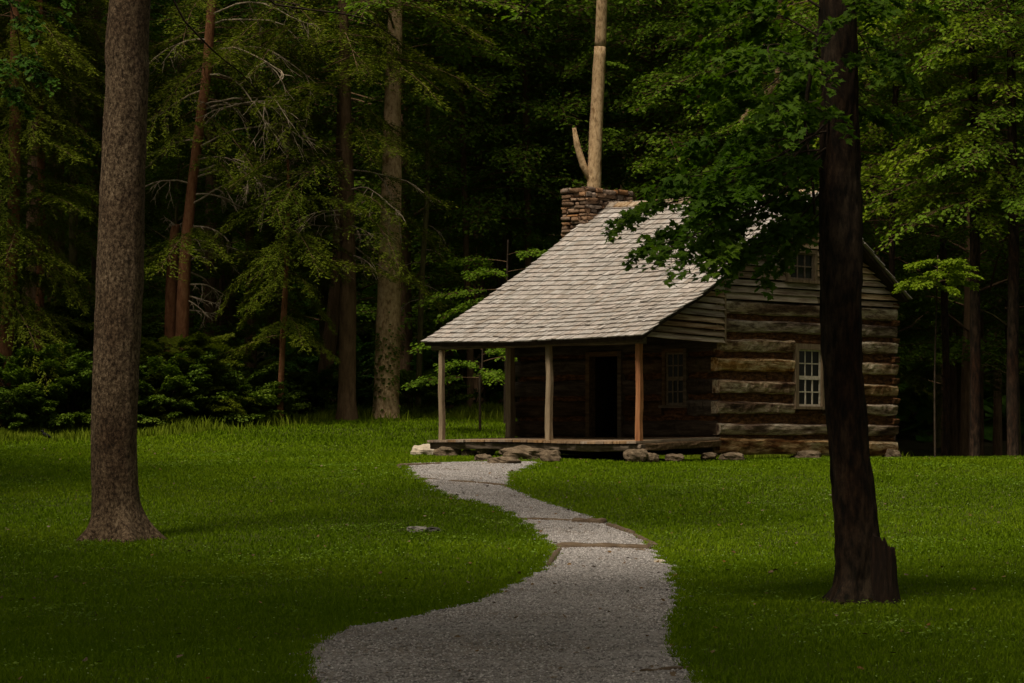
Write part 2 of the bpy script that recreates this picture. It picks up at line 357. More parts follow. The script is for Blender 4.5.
# tall grass at forest edge
n = 100000; x2 = RNG.uniform(-14, 15, n); y2 = edge_y(x2) + RNG.normal(0, 1.5, n) - .5
t, s_ = cab_local(x2, y2); k = ~((t > -2.6) & (t < 6.4) & (s_ > 0) & (s_ < 6.6)) & (x2 < 9)
x2, y2 = x2[k], y2[k]
hh = RNG.uniform(.08, .36, len(x2)) * (0.75 + .5 * np.sin(x2 * 1.9) * np.sin(y2 * 1.3))
blades('path_edge_grass', x, y, RNG.uniform(.03, .075, n if len(x) == n else len(x)), np.full(len(x), .012), M['grass'], 'ragged grass fringe overhanging the gravel path edges', 'grass', .9)
blades('tall_grass', x2, y2, hh, np.full(len(x2), .03), M['tallgrass'], 'tall unmown grass along the forest edge behind the lawn', 'grass', .6)
# clover: small round leaves low in the lawn
n = 15000; x, y = lawn_pts(15, 48, 12)
n = len(x); a_ = RNG.random(n) * 6.28; r_ = RNG.uniform(.005, .012, n)
v = []
for k in range(5):
    v.append(np.stack([x + np.cos(a_ + k * 1.2566) * r_, y + np.sin(a_ + k * 1.2566) * r_, gz(x, y) + .055 + RNG.uniform(-.005, .01, n)], 1))
v = np.stack(v, 1); t = (np.array([[0, 1, 2], [0, 2, 3], [0, 3, 4]])[None] + (np.arange(n) * 5)[:, None, None]).reshape(-1, 3)
M['clover'] = leafmat('clover_leaves', (.10, .17, .03), (.15, .23, .05), (.24, .30, .12), .2, patch=3)
tag(link('clover', np_mesh('clover', v.reshape(-1, 3), t), M['clover']), 'pale clover leaves scattered low in the lawn', 'clover', kind='stuff')

# ------------------------------------------------------------------ the cabin
ZB = 1.2
def onh(px, py, c):     # pixel to (t along gable, z) on the gable-parallel plane h = c
    u = (px - 512) / F; Yy = (c + CABO.x * hvx + CABO.y * hvy) / (u * hvx + hvy)
    return ((u * Yy - CABO.x) * gvx + (Yy - CABO.y) * gvy, CZ - (py - YH) / F * Yy - ZB)
cabin = empty('log_cabin', (CABO.x, CABO.y, ZB), math.radians(90) - CA)
tag(cabin, 'old hewn log cabin with shake roof and open front porch at end of gravel path', 'cabin')
W, LL, PD = 6.2, 5.4, 2.5

def log(mb, p0, p1, h, d, out, seed, seg=44):
    """hewn log from p0 to p1 (centre line of the outer face bottom), h tall, d deep, out = outward unit"""
    p0, p1, out = Vector(p0), Vector(p1), Vector(out)
    cs = [(-.5, -.05), (-.47, .26), (-.36, .38), (-.02, .47), (.32, .50), (.45, .36), (.5, .02), (.5, -.5), (-.5, -.5)]   # (height, depth)
    V = []; m = len(cs)
    for i in range(seg + 1):
        f = i / seg; p = p0.lerp(p1, f)
        dz = .020 * ns(f * 5 + seed, seed * 1.7, 0) ; th = 1 + .16 * ns(f * 4 + seed * 2, 3.1, seed)
        for j, (a_, b_) in enumerate(cs):
            q = .020 * ns(f * 18 + seed * 3, j * .9, seed) + .014 * ns(f * 70, j * 2.3, seed)
            V.append(p + Vector((0, 0, h * .5 + dz + a_ * h * th)) + out * (b_ * d + q * (b_ > -.4)))
    Fc = []
    for i in range(seg):
        for j in range(m):
            k = (j + 1) % m; Fc.append((i * m + j, i * m + k, (i + 1) * m + k, (i + 1) * m + j))
    Fc.append(tuple(range(m))); Fc.append(tuple(seg * m + j for j in range(m))[::-1])
    mb.add(V, Fc)

# gable-wall logs: (top, bottom) pixel rows at left corner and right corner
bands = [((300, 313.5), (309, 321)), ((318.5, 331.5), (326.5, 338)), ((338, 352), (343, 354.5)), ((357.5, 371), (363, 375.5)), ((380, 393), (384.5, 397)),
         ((401.5, 413.5), (404.5, 415.5)), ((423, 434.5), (425, 435.5)), ((437.5, 453.5), (441.5, 456.5))]
def zl(y): return onh(722, y, 0)[1]
def zr(y): return onh(895, y, 0)[1]
wg = MB(); ch = MB(); levels = []
WX0, WX1, WZ0, WZ1 = 2.47, 3.53, 2.29 - ZB, 3.63 - ZB        # gable window opening
for i, ((tl, bl), (tr, br)) in enumerate(bands):
    z0l, z1l, z0r, z1r = zl(bl), zl(tl), zr(br), zr(tr); h = ((z1l - z0l) + (z1r - z0r)) / 2
    levels.append(((z0l + z0r) / 2, h))
    def pt(t): return (t, 0.02, z0l + (z0r - z0l) * t / W)
    mid = (z0l + z0r) / 2 + h / 2
    ex0 = -.09 if i in (3, 5) else -.04
    spans = [(ex0 + random.uniform(-.04, .02), W + random.uniform(-.02, .03))]
    if WZ0 - .10 < mid < WZ1 + .10: spans = [(spans[0][0], WX0 - .02), (WX1 + .02, spans[0][1])]
    for a0, a1 in spans: log(wg, pt(a0), pt(a1), h, .20, (0, -1, 0), i * 3.7 + a0)
wall = wg.build('log_wall', M['log_x'], cabin, False); tag(wall, 'gable wall of weathered grey logs with dark gaps')
# chinking between logs (rough, recessed)
def rough_sheet(x0, x1, z0, z1, y, amp, nxs, nzs, axis='x', seed=0, holes=()):
    mb = MB(); V = []; Fc = []
    for j in range(nzs + 1):
        for i in range(nxs + 1):
            a_ = x0 + (x1 - x0) * i / nxs; z = z0 + (z1 - z0) * j / nzs
            dd = amp * ns(a_ * 3 + seed, z * 14, 1.0) + amp * .6 * ns(a_ * 11, z * 30, seed)
            V.append((a_, y + dd, z) if axis == 'x' else (y + dd, a_, z))
    for j in range(nzs):
        for i in range(nxs):
            a_ = x0 + (x1 - x0) * (i + .5) / nxs; z = z0 + (z1 - z0) * (j + .5) / nzs
            if any(hx0 < a_ < hx1 and hz0 < z < hz1 for hx0, hx1, hz0, hz1 in holes): continue
            k = j * (nxs + 1) + i; Fc.append((k, k + 1, k + nxs + 2, k + nxs + 1))
    mb.add(V, Fc); return mb
rough_sheet(.02, W - .02, .16, 3.32, .015, .05, 150, 90, 'x', 2, [(WX0 + .04, WX1 - .04, WZ0 + .03, WZ1 - .03)]).build('chinking', M['chink'], cabin)
# front (porch) wall
DY0, DY1, DZ1 = 2.50, 3.42, 3.47 - ZB
FY0, FY1, FZ0, FZ1 = .80, 1.44, 2.30 - ZB, 3.50 - ZB
fl = MB(); z = .20; i = 0
zs = [.14, .52, .93, 1.36, 1.80, 2.22, 2.62, 3.0]
for i, z in enumerate(zs):
    h = .32; mid = z + h / 2; cuts = [(.03 + random.random() * .02, LL + .1)]
    holes = []
    if mid < DZ1 + .05: holes.append((DY0, DY1))
    if FZ0 - .08 < mid < FZ1 + .08: holes.append((FY0, FY1))
    for h0, h1 in holes:
        new = []
        for a0, a1 in cuts:
            if a0 < h0 and a1 > h1: new += [(a0, h0 - .01), (h1 + .01, a1)]
            else: new.append((a0, a1))
        cuts = new
    for a0, a1 in cuts: log(fl, (0.02, a0, z), (0.02, a1, z), h, .18, (-1, 0, 0), i * 5.1 + a0 + 40, 18)
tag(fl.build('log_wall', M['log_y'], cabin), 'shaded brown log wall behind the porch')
rough_sheet(.02, LL - .02, .16, 3.36, .02, .04, 90, 60, 'y', 5, [(DY0 + .02, DY1 - .02, 0, DZ1), (FY0 + .02, FY1 - .02, FZ0, FZ1)]).build('chinking', M['chink'], cabin)
# far side walls: left gable end and back
bw = MB()
for i, z in enumerate(zs):
    log(bw, (0.05, LL - .02, z + .2), (W, LL - .02, z + .2), .32, .2, (0, 1, 0), i * 2.1 + 90, 12)
    log(bw, (W - .02, 0.04, z), (W - .02, LL + .1, z), .32, .2, (1, 0, 0), i * 2.9 + 120, 12)
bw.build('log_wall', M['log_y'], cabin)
rough_sheet(.1, LL - .1, .16, 3.36, W - .03, .03, 30, 30, 'y', 9).build('chinking', M['chink'], cabin)
rough_sheet(.1, W - .1, .16, 3.36, LL - .03, .03, 30, 30, 'x', 8).build('chinking', M['chink'], cabin)
# short stacked log ends and blocks at the right rear corner (seen edge-on)
ce = MB()
for i, (z0, h) in enumerate(levels[:-1]):
    zz = z0 + h + .02
    log(ce, (W - .17, 0.0, zz - .01), (W + .045, 0.0, zz - .01), .13, .16 + .03 * (i % 2), (0, -1, 0), i * 1.3 + 7, 3)
    if i < 4: log(ce, (-.05, 0.0, zz - .02), (.05, 0.0, zz - .02), .13, .13 + .03 * (i % 2), (0, -1, 0), i * 1.9 + 17, 3)
tag(ce.build('corner_log_ends', M['chink'], cabin), 'dark red-brown notched log ends at the gable corners', kind='stuff')
# interior floor, dark
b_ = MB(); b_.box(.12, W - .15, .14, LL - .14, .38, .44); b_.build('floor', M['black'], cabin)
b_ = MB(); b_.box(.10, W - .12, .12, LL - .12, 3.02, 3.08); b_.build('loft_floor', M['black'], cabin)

# roof profile at right and left rakes (t, z world): eave, porch break, mid, ridge, back eave
PR = [(-2.86, 3.63), (-2.26, 3.94), (-.80, 4.60), (.07, 5.11), (1.72, 6.03), (3.02, 6.80)]
PL = [(-2.66, 3.65), (-2.05, 3.95), (-.79, 4.56), (.17, 5.09), (1.08, 5.59), (3.15, 6.86)]
BR = [(3.02, 6.80), (4.92, 5.56), (6.30, 4.68)]
BL = [(3.15, 6.86), (4.95, 5.66), (6.30, 4.80)]
def resample(P, n):
    P = np.array(P); d = np.r_[0, np.cumsum(np.hypot(*(P[1:] - P[:-1]).T))]; q = np.linspace(0, d[-1], n)
    return np.stack([np.interp(q, d, P[:, 0]), np.interp(q, d, P[:, 1])], 1)
NS = 61
front = (resample(PR, NS), resample(PL, NS)); back = (resample(BR, NS), resample(BL, NS))
RY0, RY1 = -.32, LL + .30
def rpos(side, s, y, up=0.0):
    """point on roof plane; s 0..1 from lower edge of table to its end, y along ridge"""
    A, B = side; k = s * (NS - 1); i = int(min(max(k, 0), NS - 2)); f = k - i
    a_ = A[i] + (A[i + 1] - A[i]) * f; b_ = B[i] + (B[i + 1] - B[i]) * f
    v = (y - RY0) / (RY1 - RY0); p = a_ + (b_ - a_) * v
    t0 = A[min(i + 1, NS - 1)] - A[i]; nrm = np.array([-t0[1], t0[0]]) / np.hypot(*t0)
    if nrm[1] < 0: nrm = -nrm
    sag = -.05 * math.sin(math.pi * min(max(v, 0), 1)) * (1 - s * .3) + .02 * ns(y * .7, s * 3, 4.4)
    return Vector((p[0] + nrm[0] * up, y, p[1] + nrm[1] * up - ZB + sag))
roof = MB()
def slab(side, mb, s0, s1, n, up0=-.09, up1=-.02, y0=RY0 + .03, y1=RY1 - .03, m=8):
    V = []; Fc = []
    for up in (up0, up1):
        for i in range(n + 1):
            for j in range(m + 1): V.append(rpos(side, s0 + (s1 - s0) * i / n, y0 + (y1 - y0) * j / m, up))
    K = (n + 1) * (m + 1)
    for L_ in (0, K):
        for i in range(n):
            for j in range(m):
                k = L_ + i * (m + 1) + j; Fc.append((k, k + 1, k + m + 2, k + m + 1))
    for i in range(n):
        for j in (0, m): k = i * (m + 1) + j; Fc.append((k, k + m + 1, k + m + 1 + K, k + K))
    for j in range(m):
        for i in (0, n): k = i * (m + 1) + j; Fc.append((k, k + 1, k + 1 + K, k + K))
    mb.add(V, Fc)
slab(front, roof, .005, .995, 20); slab(back, roof, .01, .99, 8)
roofo = roof.build('roof', M['deck'], cabin)
sh = MB(); nfc = 31
def shakes(side, ncourse, flip):
    for c in range(ncourse):
        y = RY0 - .01 + random.uniform(-.05, 0)
        while y < RY1:
            w = random.choice((.08, .10, .12, .13, .15, .18)) * random.uniform(.9, 1.1)
            y1 = min(y + w, RY1 + .02)
            e = 1.0 / ncourse
            s0 = c * e + random.gauss(0, .05) * e * (1 if c else .4); s1 = (c + 1.55) * e
            if flip: s0, s1 = 1 - s0, 1 - s1
            s1 = min(max(s1, 0), 1)
            th = .022 * random.uniform(.75, 1.35); lift = random.choice((0, 0, 0, .006, .012)) * random.random(); tw = random.uniform(-.005, .005)
            g_ = .004
            a0, a1 = rpos(side, s0, y + g_, .012 + lift), rpos(side, s0, y1 - g_, .012 + lift + tw)
            b0, b1 = rpos(side, s1, y + g_, -.012), rpos(side, s1, y1 - g_, -.012)
            a0t, a1t = rpos(side, s0, y + g_, .012 + lift + th), rpos(side, s0, y1 - g_, .012 + lift + th + tw)
            b0t, b1t = rpos(side, s1, y + g_, -.002), rpos(side, s1, y1 - g_, -.002)
            sh.hexa([a0, a1, b1, b0, a0t, a1t, b1t, b0t])
            y = y1
shakes(front, nfc, False); shakes(back, 16, True)
so = sh.build('shingle', M['shingle'], roofo); tag(so, 'weathered grey hand-split shakes in level courses')
# ridge board and rafters under rake
rb = MB()
for k in range(14):
    y0 = RY0 + (RY1 - RY0) * k / 14; y1 = RY0 + (RY1 - RY0) * (k + 1) / 14 - .01
    a_, b_ = rpos(front, 1, y0, .03), rpos(front, 1, y1, .03)
    for sx, dz in ((-1, 0), (1, .02)):
        d = sx * .15
        rb.hexa([(a_.x, y0, a_.z + dz), (b_.x, y1, b_.z + dz), (b_.x + d, y1, b_.z - .09 + dz), (a_.x + d, y0, a_.z - .09 + dz),
                 (a_.x, y0, a_.z + .03 + dz), (b_.x, y1, b_.z + .03 + dz), (b_.x + d, y1, b_.z - .06 + dz), (a_.x + d, y0, a_.z - .06 + dz)])
rb.build('ridge_board', M['siding'], roofo)

# roof underside height for clipping siding
def roof_z(t, side_up=-.11):
    P = PR + BR[1:]; return float(np.interp(t, [p[0] for p in P], [p[1] for p in P])) - ZB + side_up
# gable siding: lapped boards, z from top of logs to apex, clipped to rake
def trange(z):
    ts = np.linspace(-2.9, 6.4, 600); ok = ts[np.array([roof_z(t) for t in ts]) > z]
    return (ok[0], ok[-1]) if len(ok) else None
sd = MB()
def board(mb, t0, t1, z0, z1, y=-.04, lap=.022, segs=6, ztilt=0.0, clip0=None):
    """board face slightly sloped out at its bottom; ends follow the rake"""
    hj = random.uniform(-.006, .006); V = []; m = 0
    for sgi in range(segs + 1):
        a0 = t0 + (t1 - t0) * sgi / segs; q0 = z0 + hj + ztilt * (a0 - t0) + .010 * ns(a0 * 2.1, z0 * 7, 1)
        w0 = max(min(z1 + ztilt * (a0 - t0), roof_z(a0)), q0 + .004)
        lp = lap * (1 + .5 * ns(a0 * 1.3, z0 * 9, 4))
        V += [(a0, y - lp, q0), (a0, y + .01, q0), (a0, y + .012, w0), (a0, y - .004, w0)]; m += 1
    Fc = [(i * 4 + j, i * 4 + (j + 1) % 4, (i + 1) * 4 + (j + 1) % 4, (i + 1) * 4 + j) for i in range(m - 1) for j in range(4)]
    Fc += [(3, 2, 1, 0), (m * 4 - 4, m * 4 - 3, m * 4 - 2, m * 4 - 1)]
    mb.add(V, Fc)
UX0, UX1, UZ0, UZ1 = 2.20, 3.12, 4.93 - ZB, 5.55 - ZB        # upper window
z = zl(298.5) ; zt = (zr(308) - zl(298.5)) / W
k = 0
while z < 5.6:
    hgt = .135 * random.uniform(.88, 1.15); tr = trange(z + .01)
    if not tr: break
    a0, a1 = max(tr[0], .02), min(tr[1], W + .02)
    parts = [(a0, a1)]
    if UZ0 - .03 < z + hgt / 2 < UZ1 + .03: parts = [(a0, UX0 - .08), (UX1 + .08, a1)]
    elif k in (0, 1, 3, 6) : parts = [(a0, a0 + (a1 - a0) * random.uniform(.3, .7))]; parts.append((parts[0][1] + .006, a1))
    for q0, q1 in parts:
        jz = random.uniform(-.008, .008)
        if q1 > q0 + .05: board(sd, q0, q1, z + zt * (q0 - a0) + jz, z + hgt * random.uniform(.70, .9) + zt * (q0 - a0) + jz, ztilt=zt, segs=max(4, int((q1 - q0) / .25)), lap=.055)
    z += hgt; k += 1
gs = sd.build('gable_siding', M['siding'], cabin)
# backing behind siding so no light leaks
bk = MB(); V = []
P = [(0.03, 3.2)] + [(t, max(roof_z(t, -.12), 3.2)) for t in np.linspace(.03, W - .03, 24)] + [(W - .03, 3.2)]
bk.add([(t, .00, z) for t, z in P] + [(t, .04, z) for t, z in P], [tuple(range(len(P))), tuple(range(len(P), 2 * len(P)))[::-1]])
bk.add([(t, LL - .04, z) for t, z in P] + [(t, LL, z) for t, z in P], [tuple(range(len(P))), tuple(range(len(P), 2 * len(P)))[::-1]])
bk.build('gable_backing', M['black'], cabin)
# porch end siding: lapped boards under the porch roof
sp = MB(); zb0, zb1 = 3.63 - ZB, 3.555 - ZB; hgt = .132
for k in range(11):
    z0 = zb0 + .01 + k * hgt
    # bottom runs from outer post to wall slightly dropping
    ts = np.linspace(-2.8, .06, 300); slope = -.028
    ok = [t for t in ts if roof_z(t) > z0 + slope * (t + 2.5) + .015]
    if not ok: break
    a0 = ok[0]
    if a0 > -.1: break
    board(sp, a0, .05 + random.uniform(-.02, .01), z0 + slope * (a0 + 2.5) , z0 + hgt * random.uniform(.66, .85) + slope * (a0 + 2.5), y=-.07, lap=.055, segs=12, ztilt=slope)
tag(sp.build('porch_end_siding', M['siding'], cabin), 'triangle of clapboards closing the porch roof end')
# same on the far end
sp2 = MB(); sp2.add([(-2.6, LL + .08, 2.42), (.0, LL + .08, 2.42), (.0, LL + .08, 3.7)] + [(-2.6, LL + .11, 2.42), (.0, LL + .11, 2.42), (.0, LL + .11, 3.7)], [(0, 1, 2), (5, 4, 3), (0, 3, 4, 1), (1, 4, 5, 2), (2, 5, 3, 0)])
sp2.build('porch_end_siding', M['siding'], cabin)
# corner board between siding and logs
cb = MB(); cb.box(.03, .08, -.115, -.105 + .03, 2.36, 3.36); cb.build('corner_board', M['trim'], cabin)

# porch
fl = MB(); y = -.05
while y < LL + .05:
    w = random.uniform(.16, .24); e = random.uniform(-.03, .03)
    zf = 1.615 - ZB + .035 * (y / LL) - .012 * math.sin(y * 1.4); zw = 1.70 - ZB
    x0 = -2.68 + e; y1 = y + w - .006
    fl.hexa([(x0, y, zf - .045), (-.02, y, zw - .045), (-.02, y1, zw - .045), (x0, y1, zf - .045), (x0, y, zf), (-.02, y, zw), (-.02, y1, zw), (x0, y1, zf)])
    y += w
fl.build('porch_floor', M['floor'], cabin)
pb = MB()
log(pb, (-2.56, -.12, .215), (-2.56, LL + .1, .26), .145, .14, (-1, 0, 0), 3.3, 26)
log(pb, (-2.6, -.03, .215), (-.05, -.03, .30), .15, .12, (0, -1, 0), 8.3, 12)
log(pb, (-2.6, LL + .05, .25), (-.05, LL + .05, .30), .15, .12, (0, 1, 0), 9.3, 12)
for yy_ in (1.3, 2.7, 4.0): log(pb, (-2.48, yy_, .2), (-.1, yy_, .3), .14, .12, (0, -1, 0), yy_, 8)
pb.build('porch_sill_beam', M['beam'], cabin)
tb = MB(); log(tb, (-2.52, -.12, 2.30), (-2.52, LL + .1, 2.30), .135, .14, (-1, 0, 0), 13.3, 26); tb.build('porch_top_beam', M['beam'], cabin)
rf = MB()
for k in range(9):
    y = .15 + k * .63
    A0 = rpos(front, .03, y, -.16); A1 = rpos(front, .45, y, -.16)
    rf.hexa([A0, A1, A1 + Vector((0, .06, 0)), A0 + Vector((0, .06, 0)), A0 + Vector((0, 0, .07)), A1 + Vector((0, 0, .07)), A1 + Vector((0, .06, .07)), A0 + Vector((0, .06, .07))])
rf.build('porch_rafter', M['beam'], roofo)
def post(x, y, z0, z1, w, m, lab, seed, lean=0.0):
    mb = MB(); V = []; n = 14; cs = [(-1, -.8), (-.8, -1), (.8, -1), (1, -.8), (1, .8), (.8, 1), (-.8, 1), (-1, .8)]
    for i in range(n + 1):
        f = i / n; z = z0 + (z1 - z0) * f; ox = .018 * ns(f * 2.5, seed, 0); oy = .022 * ns(f * 2.5, seed, 5) + lean * (f - 1)
        for a_, b2 in cs:
            r = w / 2 * (1 + .12 * ns(f * 6, a_ + seed, b2)) * (1.06 - .1 * f)
            V.append((x + ox + a_ * r, y + oy + b2 * r, z))
    Fc = [(i * 8 + j, i * 8 + (j + 1) % 8, (i + 1) * 8 + (j + 1) % 8, (i + 1) * 8 + j) for i in range(n) for j in range(8)]
    Fc += [tuple(range(8))[::-1], tuple(n * 8 + j for j in range(8))]
    mb.add(V, Fc); return tag(mb.build('porch_post', m, cabin), lab)
post(-2.50, 5.28, .41, 2.32, .105, M['post'], 'slim grey post at the far front corner of the porch', 1.1)
post(-2.50, 2.34, .40, 2.32, .115, M['post'], 'grey middle post of the porch front', 2.3)
post(-2.50, .02, .38, 2.32, .115, M['post_red'], 'reddish brown post at the near corner of the porch', 3.7)
post(-.30, 5.37, .45, 2.80, .16, M['post'], 'thick grey post against the far end of the log wall', 4.9)

# windows
def window(x0, x1, z0, z1, y, cols, rows, sashm, lab, axis='x', tw=.10, double=True, sill=True):
    """frame > sash, pane, sill; out direction is -y (axis x) or -x (axis y)"""
    def bx(mb, a0, a1, d0, d1, q0, q1):     # d = depth outwards
        if axis == 'x': mb.box(a0, a1, y - d1, y - d0, q0, q1)
        else: mb.box(y - d1, y - d0, a0, a1, q0, q1)
    f = MB()
    bx(f, x0 - tw, x0, -.10, .10, z0, z1 + tw); bx(f, x1, x1 + tw, -.10, .10, z0, z1 + tw)
    bx(f, x0 + .0005, x1 - .0005, -.10, .098, z1, z1 + tw - .002)
    tm = M['trim'] if axis == 'x' else M['beam']  # porch trim takes the darker beam colour to imitate porch shade
    wo = tag(f.build('window', tm, cabin), lab)
    if sill:
        s_ = MB(); bx(s_, x0 - tw - .05, x1 + tw + .05, -.1, .14, z0 - .06, z0 - .001); s_.build('sill', tm, wo)
    s_ = MB(); r = .045
    bx(s_, x0 + .001, x0 + r, .02, .05, z0, z1 - .001); bx(s_, x1 - r, x1 - .001, .02, .05, z0, z1 - .001)
    halves = [(z0, (z0 + z1) / 2), ((z0 + z1) / 2, z1)] if double else [(z0, z1)]
    for hi, (a_, b2) in enumerate(halves):
        q = .0 if hi else .012
        bx(s_, x0 + r, x1 - r, .018 + q, .048 + q, a_ + .001, a_ + .045); bx(s_, x0 + r, x1 - r, .018 + q, .048 + q, b2 - .035, b2 - .001)
        for c in range(1, cols):
            xc = x0 + r + (x1 - x0 - 2 * r) * c / cols; bx(s_, xc - .013, xc + .013, .022 + q, .044 + q, a_ + .045, b2 - .035)
        for c in range(1, rows):
            zc = a_ + .045 + (b2 - a_ - .08) * c / rows; bx(s_, x0 + r, x1 - r, .0235 + q, .0425 + q, zc - .012, zc + .012)
    s_.build('sash', sashm, wo)
    gl = MB(); bx(gl, x0 + .02, x1 - .02, .028, .034, z0 + .02, z1 - .02); gl.build('pane', M['glass'], wo)
    return wo
window(2.59, 3.41, WZ0 + .05, WZ1 - .11, .03, 3, 2, M['sash'], 'lower gable window with pale twelve-pane sashes', tw=.12)
window(2.23, 3.09, UZ0 + .02, UZ1 - .04, -.02, 3, 2, M['sash_dim'], 'small upper gable window half hidden by leaves', tw=.08, double=False)
window(.88, 1.36, FZ0 + .05, FZ1 - .09, .04, 3, 2, M['sash_dim'], 'shaded window in the porch wall beside the doorway', axis='y', tw=.08)
# doorway
df = MB(); df.box(-.10, .10, DY0 - .02, DY0 + .08, .44, DZ1); df.box(-.10, .10, DY1 - .08, DY1 + .02, .44, DZ1); df.box(-.10, .10, DY0 + .081, DY1 - .081, DZ1 - .10, DZ1 - .001)
dfo = df.build('door_frame', M['beam'], cabin); tag(dfo, 'dark doorway frame')
dl = MB()
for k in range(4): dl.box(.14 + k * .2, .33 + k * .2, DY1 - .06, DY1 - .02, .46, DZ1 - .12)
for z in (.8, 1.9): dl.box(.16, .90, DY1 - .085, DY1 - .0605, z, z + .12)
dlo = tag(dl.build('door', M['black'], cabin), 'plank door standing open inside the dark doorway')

# stone chimney on the far gable end
def stone_box(mb, x0, x1, y0, y1, z0, z1, seed, r=.02):
    V = []; c = Vector(((x0 + x1) / 2, (y0 + y1) / 2, (z0 + z1) / 2)); hx, hy, hz = (x1 - x0) / 2, (y1 - y0) / 2, (z1 - z0) / 2
    n = 4; idx = {}; Fc = []
    def vert(i, j, k):
        key = (i, j, k)
        if key in idx: return idx[key]
        p = Vector((-1 + 2 * i / n, -1 + 2 * j / n, -1 + 2 * k / n))
        q = Vector([math.copysign(abs(t) ** .8, t) for t in p]); l = (abs(p.x) ** 6 + abs(p.y) ** 6 + abs(p.z) ** 6) ** (1 / 6)
        q = p / l; q *= 1 + .20 * noise.noise(q * 1.6 + Vector((seed, seed * 2, 0)))
        idx[key] = len(V); V.append(c + Vector((q.x * hx, q.y * hy, q.z * hz))); return idx[key]
    for a_ in range(n):
        for b2 in range(n):
            for fx in (0, n):
                q = [(fx, a_, b2), (fx, a_ + 1, b2), (fx, a_ + 1, b2 + 1), (fx, a_, b2 + 1)]
                for perm in (lambda t: t, lambda t: (t[1], t[0], t[2]), lambda t: (t[1], t[2], t[0])):
                    w = [perm(t) for t in q]; Fc.append(tuple(vert(*t) for t in w))
    mb.add(V, Fc)
cm = MB(); core = MB()
CX0, CX1, CY0, CY1 = 2.36, 3.98, LL + .12, LL + .84
core.box(CX0 + .08, CX1 - .08, CY0 + .06, CY1 - .08, .0, 6.72 - .8); core.box(CX0 - .25, CX1 + .25, CY0 + .05, CY1 + .2, -.1, 2.6)
z = .0; k = 0; ztop = 7.20 - ZB
while z < ztop:
    h = random.uniform(.055, .125) if z > 3 else random.uniform(.14, .22)
    ex = .3 if z < 2.6 else 0.0
    if z + h > ztop: h = ztop - z + .02
    x0, x1, y0, y1 = CX0 - ex, CX1 + ex, CY0, CY1 + ex * .6
    for side in (0, 1, 2, 3):
        L_ = (x1 - x0) if side in (0, 2) else (y1 - y0); p = 0
        if side == 0 and z < 3.9: continue      # hidden inside face against wall
        while p < L_ - .02:
            w = min(random.uniform(.12, .52), L_ - p); dp = random.uniform(.14, .2); j = random.uniform(-.035, .05); hh = h * random.uniform(.72, 1.02)
            if L_ - p - w < .1: w = L_ - p
            z_ = z; zj = random.uniform(-.02, .03) if z > 3 else 0; z = z + zj
            if side == 0: stone_box(cm, x0 + p, x0 + p + w - .01, y0 - j, y0 + dp, z, z + hh, k)
            if side == 2: stone_box(cm, x0 + p, x0 + p + w - .01, y1 - dp, y1 + j, z, z + hh, k)
            if side == 1: stone_box(cm, x0 - j, x0 + dp, y0 + p, y0 + p + w - .01, z, z + hh, k)
            if side == 3: stone_box(cm, x1 - dp, x1 + j, y0 + p, y0 + p + w - .01, z, z + hh, k)
            z = z_
            p += w; k += 1.37
    z += h
cho = cm.build('chimney', M['stone'], cabin, True); tag(cho, 'rough brown fieldstone chimney behind the roof ridge')
core.build('mortar', M['mortar_dark'], cho)

# ------------------------------------------------------------------ rocks
def rock(name, px, py, wpx, hpx, m, label, cat='rock', flat=1.0, group=None, depth=None, Yo=None, seed=None):
    """a stone whose visible base is at py"""
    p = ground_at(px, py) if Yo is None else at(px, py, Yo)
    w, h = wpx / F * p.y, hpx / F * p.y; d = depth or w * .7; sd = seed or px * .37
    V = []; Fc = []; nu, nv = 22, 12
    for j in range(nv + 1):
        th = math.pi * j / nv
        for i in range(nu):
            ph = 2 * math.pi * i / nu; q = Vector((math.sin(th) * math.cos(ph), math.sin(th) * math.sin(ph), math.cos(th)))
            l = (abs(q.x) ** 3 + abs(q.y) ** 3 + abs(q.z) ** 3.4) ** (1 / 3.1); q2 = q / l
            q2 *= 1 + .34 * noise.noise(q * 1.6 + Vector((sd, 0, sd))) + .12 * noise.noise(q * 4.5 + Vector((0, sd, 0)))
            V.append((q2.x * w / 2, q2.y * d / 2, q2.z * h * .62))
    for j in range(nv):
        for i in range(nu): Fc.append((j * nu + i, (j + 1) * nu + i, (j + 1) * nu + (i + 1) % nu, j * nu + (i + 1) % nu))
    mb = MB(); mb.add(V, Fc); o = mb.build(name, m, None, False)
    o.location = (p.x, p.y + d * .3, (p.z if Yo is None else p.z) + h * .36); o.rotation_euler = (0, 0, random.uniform(-.3, .3))
    return tag(o, label, cat, group)
G1 = 'stones laid under the front of the porch'
rock('rock', 424, 456, 23, 11, M['rock_white'], 'pale cream rock on the grass left of the porch corner', group=G1)
rock('rock', 447, 457, 26, 10, M['rock'], 'low brown rock under the far left corner of the porch', group=G1)
rock('rock', 486, 452, 20, 8, M['rock'], 'flat stone directly under the porch sill between first two posts', group=G1, Yo=56.9)
rock('rock', 470, 457, 16, 7, M['rock'], 'small tan rock at the path head between low brown rock and step stones', group=G1)
rock('rock', 483, 462.5, 17, 8, M['rock'], 'rounded tan stone at the top left of the gravel path', group=G1)
rock('rock', 503, 465, 32, 8, M['rock'], 'flat slab of stone at the very end of the gravel path', group=G1, depth=.5)
rock('rock', 523, 460, 42, 13, M['rock'], 'largest rounded step stone in front of the porch', group=G1, depth=.6)
rock('rock', 550, 463, 21, 13, M['rock'], 'angular brown rock right of the largest step stone', group=G1)
rock('rock', 636, 460.5, 22, 11, M['rock'], 'pointed stone under the reddish corner post', group=G1, Yo=53.7)
rock('rock', 652, 461.5, 15, 8, M['rock'], 'small stone leaning right of the stone below the reddish post', group=G1, Yo=53.9)
